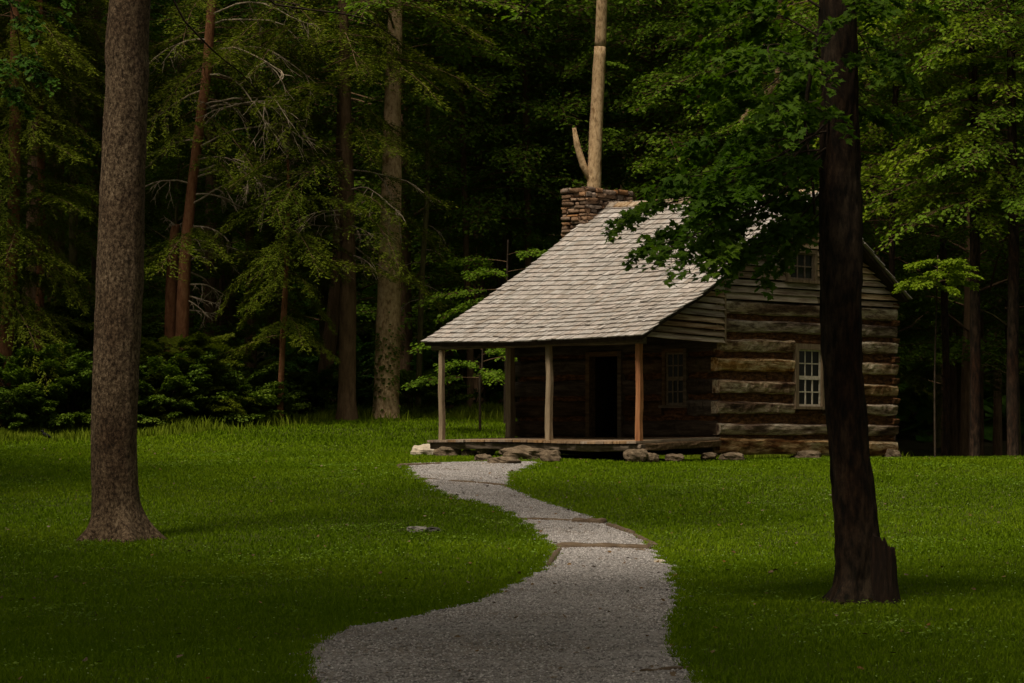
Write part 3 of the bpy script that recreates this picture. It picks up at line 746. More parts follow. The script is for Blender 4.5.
rock('rock', 675, 461, 18, 7, M['rock'], 'low rounded stone in the shadow below the porch end', group=G1, Yo=54.5)
G2 = 'foundation stones under the gable wall'
rock('foundation_stone', 733, 460.5, 24, 8, M['rock'], 'foundation stone under the near corner of the log gable wall', 'stone', group=G2, depth=.4, Yo=55.7)
rock('foundation_stone', 709, 459, 15, 7, M['rock'], 'flat stone below the joint of porch and log wall', 'stone', group=G2, depth=.4, Yo=55.5)
rock('foundation_stone', 808, 461, 28, 10, M['rock'], 'broad foundation stone below the lower gable window', 'stone', group=G2, Yo=57.8, depth=.5)
rock('foundation_stone', 892, 460, 16, 11, M['rock'], 'foundation stone under the far right corner of the cabin', 'stone', group=G2, Yo=60.2, depth=.4)
rock('rock', 417, 532.5, 20, 6, M['rock_grey'], 'flat grey stone sunk in the lawn left of the path')
rock('rock', 433, 532.5, 15, 5, M['rock_dark'], 'dark flat stone beside the grey stone sunk in the lawn')
rock('rock', 641, 553, 10, 4, M['rock'], 'small edging stone on the right edge of the path by the lower step', depth=.15)
rock('rock', 660, 565, 11, 5, M['rock_white'], 'pale edging stone lying on the right path edge', depth=.2)
rock('rock', 653, 548, 9, 5, M['rock'], 'rounded edging stone at the right end of the lower timber step', depth=.15)
rock('rock', 654, 671, 13, 5, M['rock'], 'small brown stone on the right side of the path in the foreground', depth=.08)

# ------------------------------------------------------------------ timber steps in the path
def timber(x0, y0, x1, y1, r, label, sq=1.0):
    r *= 1.3; a_, b_ = ground_at(x0, y0), ground_at(x1, y1); n = 18; pts = []; rad = []
    for i in range(n + 1):
        f = i / n; p = a_.lerp(b_, f); z = gzf(p.x, p.y) + .018 + .008 * ns(f * 5, x0, 1)
        pts.append((p.x, p.y + .04 * ns(f * 3, x1 * .1, 2), z)); rad.append(r * (1 + .30 * ns(f * 4, y0, 3)) * (.7 if i in (0, n) else 1))
    V, Fc = tube_geo(pts, rad, 10, .14, x0); mb = MB(); mb.add(V, Fc)
    return tag(mb.build('timber_step', M['timber'], None, True), label, 'timber', 'timber steps and edging sunk in the path')
timber(556, 549.5, 651, 551, .050, 'longest dark timber step across the path where it narrows')
timber(518, 521, 578, 523.5, .032, 'thin timber step across the middle of the path, left part')
timber(572, 524, 606, 525, .062, 'thick bark-covered timber end at the right of the middle step')
timber(449, 483, 506, 487.5, .032, 'thin dark timber step crossing the upper path')
timber(412, 479, 440, 481.5, .020, 'short faint timber at the left edge of the upper path')
timber(441, 471, 459, 472, .020, 'shortest timber lying in the gravel near the porch')
timber(398, 467.5, 441, 465.5, .035, 'pale timber edging the top left end of the path')
timber(548, 568, 560, 551, .030, 'curved edging log on the left where the path widens')
timber(608, 527, 634, 536, .040, 'edging log on the right between the two main steps')
timber(634, 537, 655, 547, .030, 'edging log on the right just above the lower step')
timber(639, 676, 690, 672, .020, 'half buried timber at the bottom right of the path')

# ------------------------------------------------------------------ crow
p = ground_at(47, 441); crow = empty('crow', (p.x, p.y, p.z)); tag(crow, 'small black bird standing on the lawn left of the big trunk', 'bird')
body = smooth_path([(.15, 0, .045, .006), (.08, 0, .085, .022), (.0, 0, .12, .045), (-.06, 0, .155, .042), (-.085, 0, .195, .026), (-.10, 0, .222, .027), (-.12, 0, .225, .018), (-.155, 0, .215, .004)], 26)
V, Fc = tube_geo([q[:3] for q in body], [q[3] for q in body], 14); mb = MB(); mb.add(V, Fc); mb.build('body', M['crow'], crow, True)
mb = MB(); mb.hexa([(.06, -.018, .075), (.19, -.03, .02), (.19, .03, .02), (.06, .018, .075), (.06, -.018, .088), (.19, -.03, .03), (.19, .03, .03), (.06, .018, .088)]); mb.build('tail', M['crow'], crow)
for sy in (-1, 1):
    V, Fc = tube_geo([(.005, sy * .02, .09), (-.005, sy * .022, .04), (.0, sy * .022, .0)], [.008, .004, .004], 6); mb = MB(); mb.add(V, Fc)
    V, Fc = tube_geo([(.02, sy * .022, .004), (-.03, sy * .022, .004)], [.003, .003], 5); mb.add(V, Fc); mb.build('leg', M['crow'], crow)
    V, Fc = tube_geo([(-.05, sy * .036, .16), (.03, sy * .042, .11), (.12, sy * .018, .06)], [.012, .022, .004], 8); mb = MB(); mb.add(V, Fc); mb.build('wing', M['crow'], crow, True)
crow.rotation_euler = (0, 0, .25)

# ------------------------------------------------------------------ foliage toolkit (numpy)
KITE = (np.array([[0, 0, 0], [.34, .42, .07], [0, 1, -.06], [-.34, .42, .07]]), np.array([[0, 1, 2], [0, 2, 3]]))
LOBE = (np.array([[0, .35, 0], [0, 0, 0], [.28, .08, .04], [.50, .42, .05], [.24, .52, .02], [.30, .80, .0], [0, 1.0, -.08], [-.30, .80, .0], [-.24, .52, .02], [-.50, .42, .05], [-.28, .08, .04]]),
        np.array([[0, i, i + 1] for i in range(1, 10)] + [[0, 10, 1]]))
def maple_shape():
    ring = [(0, 0), (.12, .02), (.34, -.06), (.30, .10), (.52, .20), (.66, .44), (.42, .42), (.30, .40), (.34, .62), (.20, .66), (.0, 1.02)]
    pts = ring + [(-x, y) for x, y in ring[-2:0:-1]]
    V = np.array([[0, .28, 0]] + [[x, y, .06 * abs(x) * 2 - .10 * y * y] for x, y in pts]); n = len(pts)
    return V, np.array([[0, 1 + i, 1 + (i + 1) % n] for i in range(n)])
MAPLE = maple_shape()
NEEDLE = (np.array([[0, 0, 0], [.13, .5, 0], [0, 1, 0], [-.13, .5, 0]]), np.array([[0, 1, 2], [0, 2, 3]]))

class Leaves:
    """arrays of leaf position, long axis, normal, size"""
    def __init__(s, P, A, Nn, S): s.P, s.A, s.N, s.S = P, A, Nn, S
    def xf(s, R, t, sc=1.0): return Leaves(s.P @ R.T * sc + t, s.A @ R.T, s.N @ R.T, s.S * (sc ** .3))
def cat(L): return Leaves(*[np.concatenate([getattr(l, k) for l in L]) for k in 'PANS'])
def leaf_mesh(name, L, shape):
    base, tri = shape
    A = L.A / (np.linalg.norm(L.A, axis=1, keepdims=True) + 1e-9)
    B = np.cross(A, L.N); B /= np.linalg.norm(B, axis=1, keepdims=True) + 1e-9; C = np.cross(B, A)
    v = L.P[:, None] + L.S[:, None, None] * (base[None, :, 0:1] * B[:, None] + base[None, :, 1:2] * A[:, None] + base[None, :, 2:3] * C[:, None])
    n = len(L.P); t = (tri[None] + (np.arange(n) * len(base))[:, None, None]).reshape(-1, 3)
    return np_mesh(name, v.reshape(-1, 3), t)
def tubes_np(segs, n=3):
    """segs: list of (pts array k,3, radii k) -> V, T"""
    Vs = []; Ts = []; off = 0
    for pts, rad in segs:
        k = len(pts); d = np.gradient(pts, axis=0); d /= np.linalg.norm(d, axis=1, keepdims=True) + 1e-9
        ref = np.where(np.abs(d[:, 2:3]) > .9, np.array([[1., 0, 0]]), np.array([[0, 0, 1.]]))
        a_ = np.cross(d, ref); a_ /= np.linalg.norm(a_, axis=1, keepdims=True) + 1e-9; b_ = np.cross(d, a_)
        ang = np.arange(n) * 2 * np.pi / n
        v = pts[:, None] + np.asarray(rad)[:, None, None] * (np.cos(ang)[None, :, None] * a_[:, None] + np.sin(ang)[None, :, None] * b_[:, None])
        Vs.append(v.reshape(-1, 3)); i = np.arange(k - 1)[:, None] * n; j = np.arange(n)[None]; j2 = (j + 1) % n
        q = np.stack([i + j, i + j2, i + j2 + n, i + j + n], -1).reshape(-1, 4)
        Ts.append(np.concatenate([q[:, [0, 1, 2]], q[:, [0, 2, 3]]]) + off); off += k * n
    return (np.concatenate(Vs), np.concatenate(Ts)) if Vs else (np.zeros((0, 3)), np.zeros((0, 3), int))

def broad_spray(r, L=3.5, leaf=.11, sp=.075, up=.15, droop=.35, twigs=14, spread=.46, twigrad=.006):
    """flat layered spray along +x"""
    segs = []; P = []; A = []; Nn = []
    n = 10; t = np.linspace(0, 1, n)
    mx = L * t; my = .12 * L * np.sin(t * r.uniform(1, 4)) * r.uniform(-1, 1); mz = L * (up * t - droop * t * t)
    main = np.stack([mx, my, mz], 1); segs.append((main, np.linspace(.022 * L / 3, .004, n)))
    for k in range(twigs):
        f = .18 + .82 * (k + r.random()) / twigs; b0 = np.array([np.interp(f, t, main[:, i]) for i in range(3)])
        side = 1 if k % 2 else -1; an = side * r.uniform(.5, 1.1); tl = L * spread * (1.15 - f) * r.uniform(.7, 1.25) + .12
        u = np.linspace(0, 1, 6); cx = np.cos(an + side * -.35 * u); cy = np.sin(an + side * -.35 * u)
        tw = b0 + np.stack([np.cumsum(cx) / 6 * tl - cx[0] / 6 * tl, np.cumsum(cy) / 6 * tl - cy[0] / 6 * tl, tl * (.08 * u - .28 * u * u) + r.uniform(-.05, .05) * u], 1)
        segs.append((tw, np.linspace(twigrad, .002, 6)))
        m = max(3, int(tl / sp)); q = r.random(m) ** .7
        lp = np.stack([np.interp(q, u, tw[:, i]) for i in range(3)], 1); a0 = an + r.uniform(-1.3, 1.3, m)
        P.append(lp + r.normal(0, .03 + leaf * .45, (m, 3))); A.append(np.stack([np.cos(a0), np.sin(a0), r.uniform(-.75, .05, m)], 1))
        Nn.append(np.stack([r.normal(0, .55, m), r.normal(0, .55, m), np.ones(m)], 1))
    m = int(L / sp * .8); q = r.uniform(.3, 1, m); lp = np.stack([np.interp(q, t, main[:, i]) for i in range(3)], 1); a0 = r.uniform(-1.5, 1.5, m)
    P.append(lp + r.normal(0, .04, (m, 3))); A.append(np.stack([np.cos(a0), np.sin(a0), r.uniform(-.6, 0, m)], 1)); Nn.append(np.stack([r.normal(0, .35, m), r.normal(0, .35, m), np.ones(m)], 1))
    P = np.concatenate(P); return Leaves(P, np.concatenate(A), np.concatenate(Nn), leaf * r.uniform(.6, 1.25, len(P))), segs

def hemlock_spray(r, L=3.2, sp=.05, droop=.45, up=.05):
    segs = []; P = []; A = []; Nn = []
    n = 10; t = np.linspace(0, 1, n); main = np.stack([L * t, .06 * L * np.sin(3 * t) * r.uniform(-1, 1), L * (up * t - droop * t * t)], 1)
    segs.append((main, np.linspace(.018 * L / 3, .003, n)))
    K = int(L / .085)
    for k in range(K):
        f = .12 + .88 * k / K; b0 = np.array([np.interp(f, t, main[:, i]) for i in range(3)]); side = 1 if k % 2 else -1
        an = side * r.uniform(.25, 1.35); tl = L * .30 * (1.1 - f) ** .6 * r.uniform(.25, 1.5) + .10; dz_ = r.uniform(-.6, .1)
        m = max(6, int(tl / sp * 3.2)); q = r.random(m)
        d = np.array([math.cos(an), math.sin(an), dz_]); lp = b0 + q[:, None] * tl * d + np.stack([0 * q, 0 * q, -.35 * tl * q * q], 1)
        a0 = an + r.uniform(-1.2, 1.2, m)
        P.append(lp + r.normal(0, .035, (m, 3))); A.append(np.stack([np.cos(a0), np.sin(a0), r.uniform(-.6, 0, m)], 1))
        Nn.append(np.stack([r.normal(0, .5, m), r.normal(0, .5, m), np.ones(m)], 1))
        if k % 3 == 0: segs.append((np.stack([b0, b0 + tl * d * .9 + [0, 0, -.3 * tl]]), [.005, .002]))
    P = np.concatenate(P); return Leaves(P, np.concatenate(A), np.concatenate(Nn), r.uniform(.06, .13, len(P))), segs

def rotz(a, tilt=0.0, roll=0.0):
    ca, sa = math.cos(a), math.sin(a); ct, st = math.cos(tilt), math.sin(tilt); cr, sr = math.cos(roll), math.sin(roll)
    Rz = np.array([[ca, -sa, 0], [sa, ca, 0], [0, 0, 1]]); Ry = np.array([[ct, 0, -st], [0, 1, 0], [st, 0, ct]]); Rx = np.array([[1, 0, 0], [0, cr, -sr], [0, sr, cr]])
    return Rz @ Ry @ Rx
R0 = np.random.default_rng(5)
BROAD = [broad_spray(R0, L=3.5, leaf=.125, sp=.062, twigs=18, up=u, droop=d) for u, d in ((.2, .35), (.1, .3), (.35, .5), (.05, .2), (.25, .3))]
HEML = [hemlock_spray(R0, 3.2, droop=d) for d in (.35, .5, .6, .4)]
MBRO = [broad_spray(R0, L=1.9, leaf=.095, sp=.080, up=u, droop=d, twigs=13, spread=.5) for u, d in ((.1, .5), (.05, .35), (.15, .6), (.0, .45))]

def place(bank, items):
    """items: (pos, az, tilt, scale, index) -> leaves, segs"""
    Ls = []; segs = []
    for pos, az, tilt, sc, k in items:
        L_, sg = bank[k % len(bank)]; R = rotz(az, tilt, random.uniform(-.25, .25)); t = np.array(pos, float)
        Ls.append(L_.xf(R, t, sc)); segs += [(p @ R.T * sc + t, np.asarray(rd) * sc) for p, rd in sg]
    return cat(Ls), segs

def dead_segs(r, p, d, L, rad, depth=0, grav=.5):
    n = 8; pts = [np.array(p, float)]; d = np.array(d, float); d /= np.linalg.norm(d)
    out = []
    for i in range(n):
        d = d + r.normal(0, .13, 3) + np.array([0, 0, -grav * .16]); d /= np.linalg.norm(d); pts.append(pts[-1] + d * L / n)
    pts = np.array(pts); out.append((pts, np.linspace(rad, rad * .3, n + 1)))
    if depth < 2:
        for k in range(r.integers(3, 6)):
            i = r.integers(2, n); dd = (pts[i] - pts[i - 1]); dd /= np.linalg.norm(dd); s_ = r.normal(0, .75, 3); s_[2] = -abs(s_[2]) * .6
            out += dead_segs(r, pts[i], dd + s_, L * r.uniform(.25, .5), rad * .55, depth + 1, grav)
    return out

def trunk_part(name, pts, rads, m, parent, n=12, seg=26, rough=.12, seed=0.0, extra=None, flare=True):
    c = smooth_path([(*p, r) for p, r in zip(pts, rads)], seg)
    V, Fc = tube_geo([q[:3] for q in c], [max(q[3], .004) for q in c], n, rough, seed)
    mb = MB(); mb.add(V, Fc)
    if extra:
        V2, T2 = tubes_np(extra, 5); mb.add([tuple(v) for v in V2], [tuple(int(i) for i in t) for t in T2])
    return mb.build(name, m, parent, True)

def finish_tree(root, leaves, segs, shape, lm, twm, crown='crown'):
    o = link(crown, leaf_mesh(crown, leaves, shape), lm, root)
    if segs:
        V, T = tubes_np(segs, 3); link('branches', np_mesh('branches', V, T), twm, root)
    return o

# --- prototypes for the forest
def proto_broad(seed, H, z0, nspray, barkm, lm, r0, spread=1.0):
    r = np.random.default_rng(seed); random.seed(seed)
    root = empty('forest_tree')
    lean = (random.uniform(-.6, .6), random.uniform(-.6, .6))
    pts = [(0, 0, -.3), (0, 0, .4), (lean[0] * .3, lean[1] * .3, H * .3), (lean[0], lean[1], H * .65), (lean[0] * 1.2, lean[1] * 1.2, H)]
    trunk_part('trunk', pts, [r0 * 1.5, r0 * 1.05, r0 * .85, r0 * .5, .03], barkm, root, 10, 22, .1, seed)
    items = []
    for k in range(nspray):
        f = (k + r.random()) / nspray; z = z0 + (H - z0) * f ** 1.1; az = k * 2.4 + r.uniform(-.4, .4)
        sc = spread * (1.15 - .75 * f) * r.uniform(.6, 1.2) + .15; q = z / H
        rr = r.uniform(0, 1.6) * spread * (1 - f * .6)
        items.append(((lean[0] * q + math.cos(az) * rr, lean[1] * q + math.sin(az) * rr, z + r.uniform(-.2, .6)), az + r.uniform(-.5, .5), .15 + .5 * f + r.uniform(-.2, .2), sc, int(r.integers(0, 9))))
    L_, sg = place(BROAD, items)
    for (pos, az, tl, sc, k) in items[::2]:      # limbs joining trunk
        sg.append((np.array([[lean[0] * pos[2] / H, lean[1] * pos[2] / H, pos[2] - .4], pos]), [.05, .03]))
    finish_tree(root, L_, sg, KITE, lm, barkm); return root
def proto_hem(seed, H, z0, nspray, barkm, r0):
    r = np.random.default_rng(seed); random.seed(seed); root = empty('forest_tree')
    trunk_part('trunk', [(0, 0, -.3), (0, 0, .4), (.1, 0, H * .5), (.1, .1, H)], [r0 * 1.4, r0, r0 * .7, .03], barkm, root, 10, 18, .1, seed)
    items = []
    for k in range(nspray):
        f = (k + r.random()) / nspray; z = z0 + (H - z0) * f; az = k * 2.4 + r.uniform(-.4, .4)
        items.append(((0, 0, z), az, -.05 + .3 * f + r.uniform(-.2, .1), (1.25 - 1.0 * f) * r.uniform(.6, 1.15) + .12, int(r.integers(0, 9))))
    L_, sg = place(HEML, items); finish_tree(root, L_, sg, NEEDLE, M['hemlock'], barkm); return root
protos = [(proto_broad(1, 23, 3.5, 80, M['bark_brown'], M['maple'], .20, 1.0), 'b'),
          (proto_broad(2, 20, 6.5, 70, M['bark_mossy'], M['maple'], .16, 1.1), 'b'),
          (proto_broad(3, 25, 9.0, 80, M['bark_brown'], M['maple_dark'], .24, 1.25), 'b'),
          (proto_broad(4, 14, 1.6, 60, M['bark_mossy'], M['maple'], .09, .75), 's'),
          (proto_hem(5, 20, 3.0, 105, M['bark_brown'], .17), 'h'),
          (proto_hem(6, 13, 1.2, 85, M['bark_mossy'], .11), 'h')]
protos.append((proto_broad(7, 21, 9.8, 90, M['bark_brown'], M['maple_dark'], .30, 1.85), 'c'))
GL = {'c': ('unseen high-crowned tree added beside the lawn to shade it', 'unseen trees added round the lawn for shade'),
      'b': ('tall leafy tree among many in the dark forest', 'leafy trees of the dark forest'),
      's': ('slender young leafy tree among many in the dark forest', 'young leafy trees of the dark forest'),
      'h': ('drooping evergreen tree among many in the dark forest', 'evergreens of the dark forest')}
for o, k in protos: tag(o, GL[k][0], 'tree', GL[k][1])
random.seed(99)
used = [False] * len(protos); placed = []
def put(k, x, y, sc, rz):
    pxx = 512 + F * x / y if y > 60 else 0
    if y < 92 and (345 < pxx < 382 or 885 < pxx < 962): x += .9 * (y / 70)
    o, kd = protos[k]
    c = o if not used[k] else copy_tree(o)
    used[k] = True; c.location = (x, y, gzf(x, y) - .05); c.rotation_euler = (0, 0, rz); c.scale = (sc, sc, sc); placed.append((x, y)); return c
cells = []
def scatter(x0, x1, y0, y1, step, cond, kinds, jit=.38):
    x = x0
    while x < x1:
        y = y0
        while y < y1:
            X_, Y_ = x + random.uniform(-jit, jit) * step, y + random.uniform(-jit, jit) * step
            if cond(X_, Y_): put(random.choice(kinds), X_, Y_, random.uniform(.8, 1.2), random.uniform(0, 6.28))
            y += step
        x += step
# back belt (kept off the front rows where individual trees stand)
scatter(-26, 28, 79, 92, 4.2, lambda x, y: y > 78, [0, 1, 2, 3, 4, 0, 2])
scatter(-34, 36, 93, 116, 5.5, lambda x, y: True, [0, 1, 2, 4, 0])
# sides and behind the viewer
scatter(-36, -15, 14, 78, 6.0, lambda x, y: x < -16 - .0 * y, [0, 1, 2, 4])
scatter(15, 38, 14, 78, 6.0, lambda x, y: x > 16.5, [0, 1, 2, 0])
scatter(-18, 20, -18, 11, 6.5, lambda x, y: y < -7 or abs(x) > 7.5, [1, 2, 2])
for x_, y_ in ((-7.5, 12), (8, 11), (-13, 24), (10.5, 22), (-16, 42), (13, 40), (-1, -6), (-5.2, 4.5), (5.8, 4), (-6.8, 18), (7.2, 17)):  # unseen canopy trees, added to keep light off the foreground and edges
    put(6, x_, y_, random.uniform(.95, 1.1), random.uniform(0, 6))
put(5, -19, 60, 1, 0); put(3, 19, 55, 1, 1)
# ------------------------------------------------------------------ individual trees at the forest edge
def px_tree(name, label, base, Y, tops, widths, bark, cat_='tree', group='trees at the edge of the clearing', seed=1, H=None, n=12):
    """base px, list of (px,py) up the trunk and pixel widths; the trunk goes on above the frame"""
    x0 = (base[0] - 512) / F * Y; z0 = gzf(x0, Y)
    root = empty(name, (x0, Y, z0 - .1)); tag(root, label, cat_, group)
    pts = [(0, 0, -.1)]; rads = [widths[0] / F * Y / 2 * 1.25]
    pts.append((0, 0, .35)); rads.append(widths[0] / F * Y / 2)
    for (a_, b_), w in zip(tops, widths[1:]):
        q = at(a_, b_, Y); pts.append((q.x - x0, random.uniform(-.1, .1), q.z - z0 + .1)); rads.append(w / F * Y / 2)
    if H:
        d = Vector(pts[-1]) - Vector(pts[-2]); d = d.normalized(); top = Vector(pts[-1]) + d * (H - pts[-1][2]); pts.append(tuple(top)); rads.append(rads[-1] * .3)
    trunk_part('trunk', pts, rads, bark, root, n, 34, .10, seed)
    def axis_at(py):
        z = CZ - (py - YH) / F * Y - z0 + .1; zs_ = [p[2] for p in pts]
        return np.array([np.interp(z, zs_, [p[0] for p in pts]), np.interp(z, zs_, [p[1] for p in pts]), z])
    return root, axis_at, pts
def crown_for(root, pts, z0, H, n, bank, shape, lm, bm, spread=1.0, seed=3, boughs=()):
    r = np.random.default_rng(seed); random.seed(seed); zs_ = [p[2] for p in pts]; items = []
    for k in range(n):
        f = (k + r.random()) / n; z = z0 + (H - z0) * f; az = k * 2.4 + r.uniform(-.4, .4)
        items.append(((np.interp(z, zs_, [p[0] for p in pts]), np.interp(z, zs_, [p[1] for p in pts]), z), az, -.02 + .35 * f + r.uniform(-.15, .15), spread * (1.2 - .7 * f) * r.uniform(.6, 1.15) + .1, int(r.integers(0, 9))))
    items += list(boughs)
    L_, sg = place(bank, items); return finish_tree(root, L_, sg, shape, lm, bm)
def dead_part(root, starts, seed, m=None):
    r = np.random.default_rng(seed); segs = []
    for p, d, L_, rad in starts: segs += dead_segs(r, p, d, L_, rad)
    V, T = tubes_np(segs, 5); return tag(link('dead_branches', np_mesh('dead_branches', V, T), m or M['deadwood'], root), 'bare dead branches hanging below the living crown')

# pale trunk
rt, ax, pts = px_tree('pale_tree', 'tall thick pale tan trunk left of the cabin with vine leaves low on it', (386, 415), 71, [(387, 380), (389, 300), (391, 200), (393, 100), (396, 0)], [28, 25, 24, 20, 17, 14], M['bark_pale'], seed=2, H=24, n=20)
crown_for(rt, pts, 9.2, 22, 46, BROAD, KITE, M['maple'], M['bark_brown'], 1.0, 21,
          boughs=[((*ax(70)[:2], ax(70)[2]), .2, -.1, .45, 1), ((*ax(95)[:2], ax(95)[2]), -.5, -.2, .42, 2), ((*ax(120)[:2], ax(120)[2]), .1, -.3, .35, 3), ((*ax(60)[:2], ax(60)[2]), 3.4, -.1, .5, 0)])
# ivy tufts low on pale trunk
r = np.random.default_rng(3); n = 260; zz = np.concatenate([r.normal(2.0, .25, n // 2), r.normal(1.1, .35, n - n // 2)]); a_ = r.uniform(3.4, 6.2, n)
Pv = np.stack([.06 + np.cos(a_) * .36, np.sin(a_) * .36, zz], 1)
link('vine', leaf_mesh('vine', Leaves(Pv, np.stack([np.cos(a_), np.sin(a_), -r.random(n)], 1), np.stack([np.cos(a_) * .5, np.sin(a_) * .5, np.ones(n)], 1), r.uniform(.07, .15, n)), KITE), M['shrub'], rt)
# brown trunk + leaning dark one + thin one
rt, ax, pts = px_tree('hemlock', 'brown hemlock trunk next left of the pale trunk, dead twigs around it', (347, 417), 70, [(347, 380), (348, 300), (347, 200), (345, 100), (343, 0)], [21, 18, 17, 14, 12, 10], M['bark_brown'], seed=5, H=22)
def boughs_at(ax, rows, seed, sc=1.0):
    r = np.random.default_rng(seed); out = []
    for py, az, s_, tilt in rows: q = ax(py); out.append(((q[0], q[1], q[2]), az, tilt, s_ * sc, int(r.integers(0, 9))))
    return out
rows = [(250 - 9 * k, [3.3, -.4, 4.2, 3.9, 2.8, 5.3, -.9, .4][k % 8] + random.uniform(-.3, .3), random.uniform(.65, 1.15), random.uniform(-.35, .05)) for k in range(30)]
crown_for(rt, pts, 9.0, 21, 50, HEML, NEEDLE, M['hemlock'], M['bark_brown'], 1.1, 31, boughs=boughs_at(ax, rows, 3))
dead_part(rt, [(ax(y), (math.cos(a_), math.sin(a_), .1), L_, .022) for y, a_, L_ in ((225, -.5, 1.4), (240, 3.7, 1.5), (255, -.9, 1.1), (215, 3.4, 1.6), (265, 4.6, .9), (235, 5.9, 1.5), (245, -.2, 1.3), (228, 3.0, 1.7), (200, 3.6, 2.4), (190, -.6, 2.2), (210, 4.3, 2.0), (180, 3.3, 2.8), (170, -.3, 2.2), (232, 4.0, 1.6), (160, 3.8, 2.8), (218, -.1, 1.5))], 8)
rt, ax, pts = px_tree('leaning_tree', 'dark trunk leaning right just behind the brown hemlock', (322, 412), 73, [(324, 380), (332, 320), (338, 250), (342, 100), (345, 0)], [18, 16, 14, 12, 10, 8], M['bark_brown'], seed=6, H=18)
crown_for(rt, pts, 8, 17, 26, BROAD, KITE, M['maple_dark'], M['bark_brown'], .9, 33)
rt, ax, pts = px_tree('young_hemlock', 'slim brown young hemlock with a low drooping crown in front of dark woods', (280, 408), 69, [(281, 380), (284, 320), (287, 260), (288, 200), (288, 150)], [7, 6, 6, 5, 4, 2], M['bark_red'], seed=7)
rows = [(335 - 7 * k, [3.3, 0.1, 4.4, 5.3, 2.5, .9][k % 6] + random.uniform(-.4, .4), random.uniform(.35, .72), random.uniform(-.3, .0)) for k in range(24)]
crown_for(rt, pts, 4, 6.5, 8, HEML, NEEDLE, M['hemlock'], M['bark_brown'], .6, 35, boughs=boughs_at(ax, rows, 5))
# two pines
rt, ax, pts = px_tree('pine', 'reddish pine trunk bending right towards the top with long dead limbs', (180, 412), 70, [(181, 380), (183, 300), (188, 220), (196, 150), (207, 70), (212, 0)], [15, 14, 13, 11, 10, 10, 9], M['bark_red'], seed=9, H=22)
rows = [(250 - 8 * k, [3.0, .1, 4.3, 5.4, 2.4, -.6, .3][k % 7] + random.uniform(-.4, .4), random.uniform(.5, 1.2), random.uniform(-.35, .1)) for k in range(30)]
crown_for(rt, pts, 8.5, 21, 44, HEML, NEEDLE, M['hemlock'], M['bark_brown'], 1.0, 41, boughs=boughs_at(ax, [w for w in rows if w[0] < 170 or w[0] > 225], 6))
dead_part(rt, [(ax(y), (math.cos(a_), math.sin(a_), e), L_, .030) for y, a_, e, L_ in ((25, -.2, .3, 3.0), (40, 3.4, .2, 2.2), (55, -.5, .2, 3.3), (75, -.3, .1, 3.2), (90, 3.2, 0, 1.6), (105, -.6, .1, 2.6), (178, -.4, .5, 2.4), (195, -.2, .2, 1.6), (250, -.1, 0, 1.4), (262, -.3, .1, 1.0), (285, 0, 0, 1.2), (225, -.1, 0, 1.3), (300, .1, 0, .8), (130, -.5, .4, 3.0), (60, -.9, .3, 3.4), (148, -.3, .5, 3.2), (160, -.7, .3, 2.6), (172, .1, .4, 3.0), (15, -.6, .3, 3.6), (110, -.2, .3, 3.4), (205, -.6, .5, 2.2), (240, -.4, .1, 1.2), (272, .1, 0, 1.1), (296, -.2, 0, 1.0), (310, .1, 0, .9), (185, 3.5, .2, 1.6), (140, 3.3, .1, 1.9))], 12)
rt, ax, pts = px_tree('broken_pine', 'short snapped reddish pine trunk just left of the bending pine', (168, 410), 70.5, [(169, 380), (171, 300), (174, 240), (176, 224)], [13, 12, 12, 10, 7], M['bark_red'], seed=10)
dead_part(rt, [(ax(226), (math.cos(a_), math.sin(a_), .6), .5, .02) for a_ in (0.2, 2.9, 1.5, 4.4)], 14)
# left edge trees
for lab, b, Y, tops, ws, sd, bark in (
        ('reddish trunk with vine leaves at the left edge of the clearing', (3, 415), 67, [(5, 370), (12, 250), (14, 150), (16, 0)], [15, 14, 13, 12, 10], 51, M['bark_red']),
        ('slim reddish trunk second from the left edge', (38, 410), 70, [(39, 350), (41, 230), (41, 120), (40, 0)], [9, 9, 8, 7, 6], 52, M['bark_red']),
        ('dim mossy trunk halfway between left edge and big trunk', (71, 410), 73, [(72, 350), (74, 230), (75, 100), (76, 0)], [9, 9, 9, 8, 7], 53, M['bark_mossy']),
        ('dim brown trunk just behind the big foreground trunk', (98, 410), 74, [(98, 350), (97, 230), (98, 100), (98, 0)], [12, 11, 11, 9, 7], 54, M['bark_brown'])):
    rt, ax, pts = px_tree('evergreen', lab, b, Y, tops, ws, bark, seed=sd, H=20)
    rows = [(325 - 7.5 * k, [3.0, .1, 4.3, 5.4, 2.4, -.6, 4.8][k % 7] + random.uniform(-.4, .4), random.uniform(.35, .85), random.uniform(-.5, .2)) for k in range(44)]
    crown_for(rt, pts, 8.5, 19, 34, HEML if sd != 53 else BROAD, NEEDLE if sd != 53 else KITE, M['hemlock'] if sd != 53 else M['maple_dark'], M['bark_brown'], .95, sd, boughs=boughs_at(ax, rows if sd != 53 else rows[::3], sd))
    if sd == 51:
        r = np.random.default_rng(4); n = 330; zz = r.uniform(2.4, 6.4, n); a_ = r.uniform(4.2, 6.6, n)
        xx = np.interp(zz, [p[2] for p in pts], [p[0] for p in pts]); Pv = np.stack([xx + np.cos(a_) * .22, np.sin(a_) * .22, zz], 1)
        link('vine', leaf_mesh('vine', Leaves(Pv, np.stack([np.cos(a_), np.sin(a_), -r.random(n)], 1), np.stack([np.cos(a_) * .5, np.sin(a_) * .5, np.ones(n)], 1), r.uniform(.07, .15, n)), KITE), M['shrub'], rt)
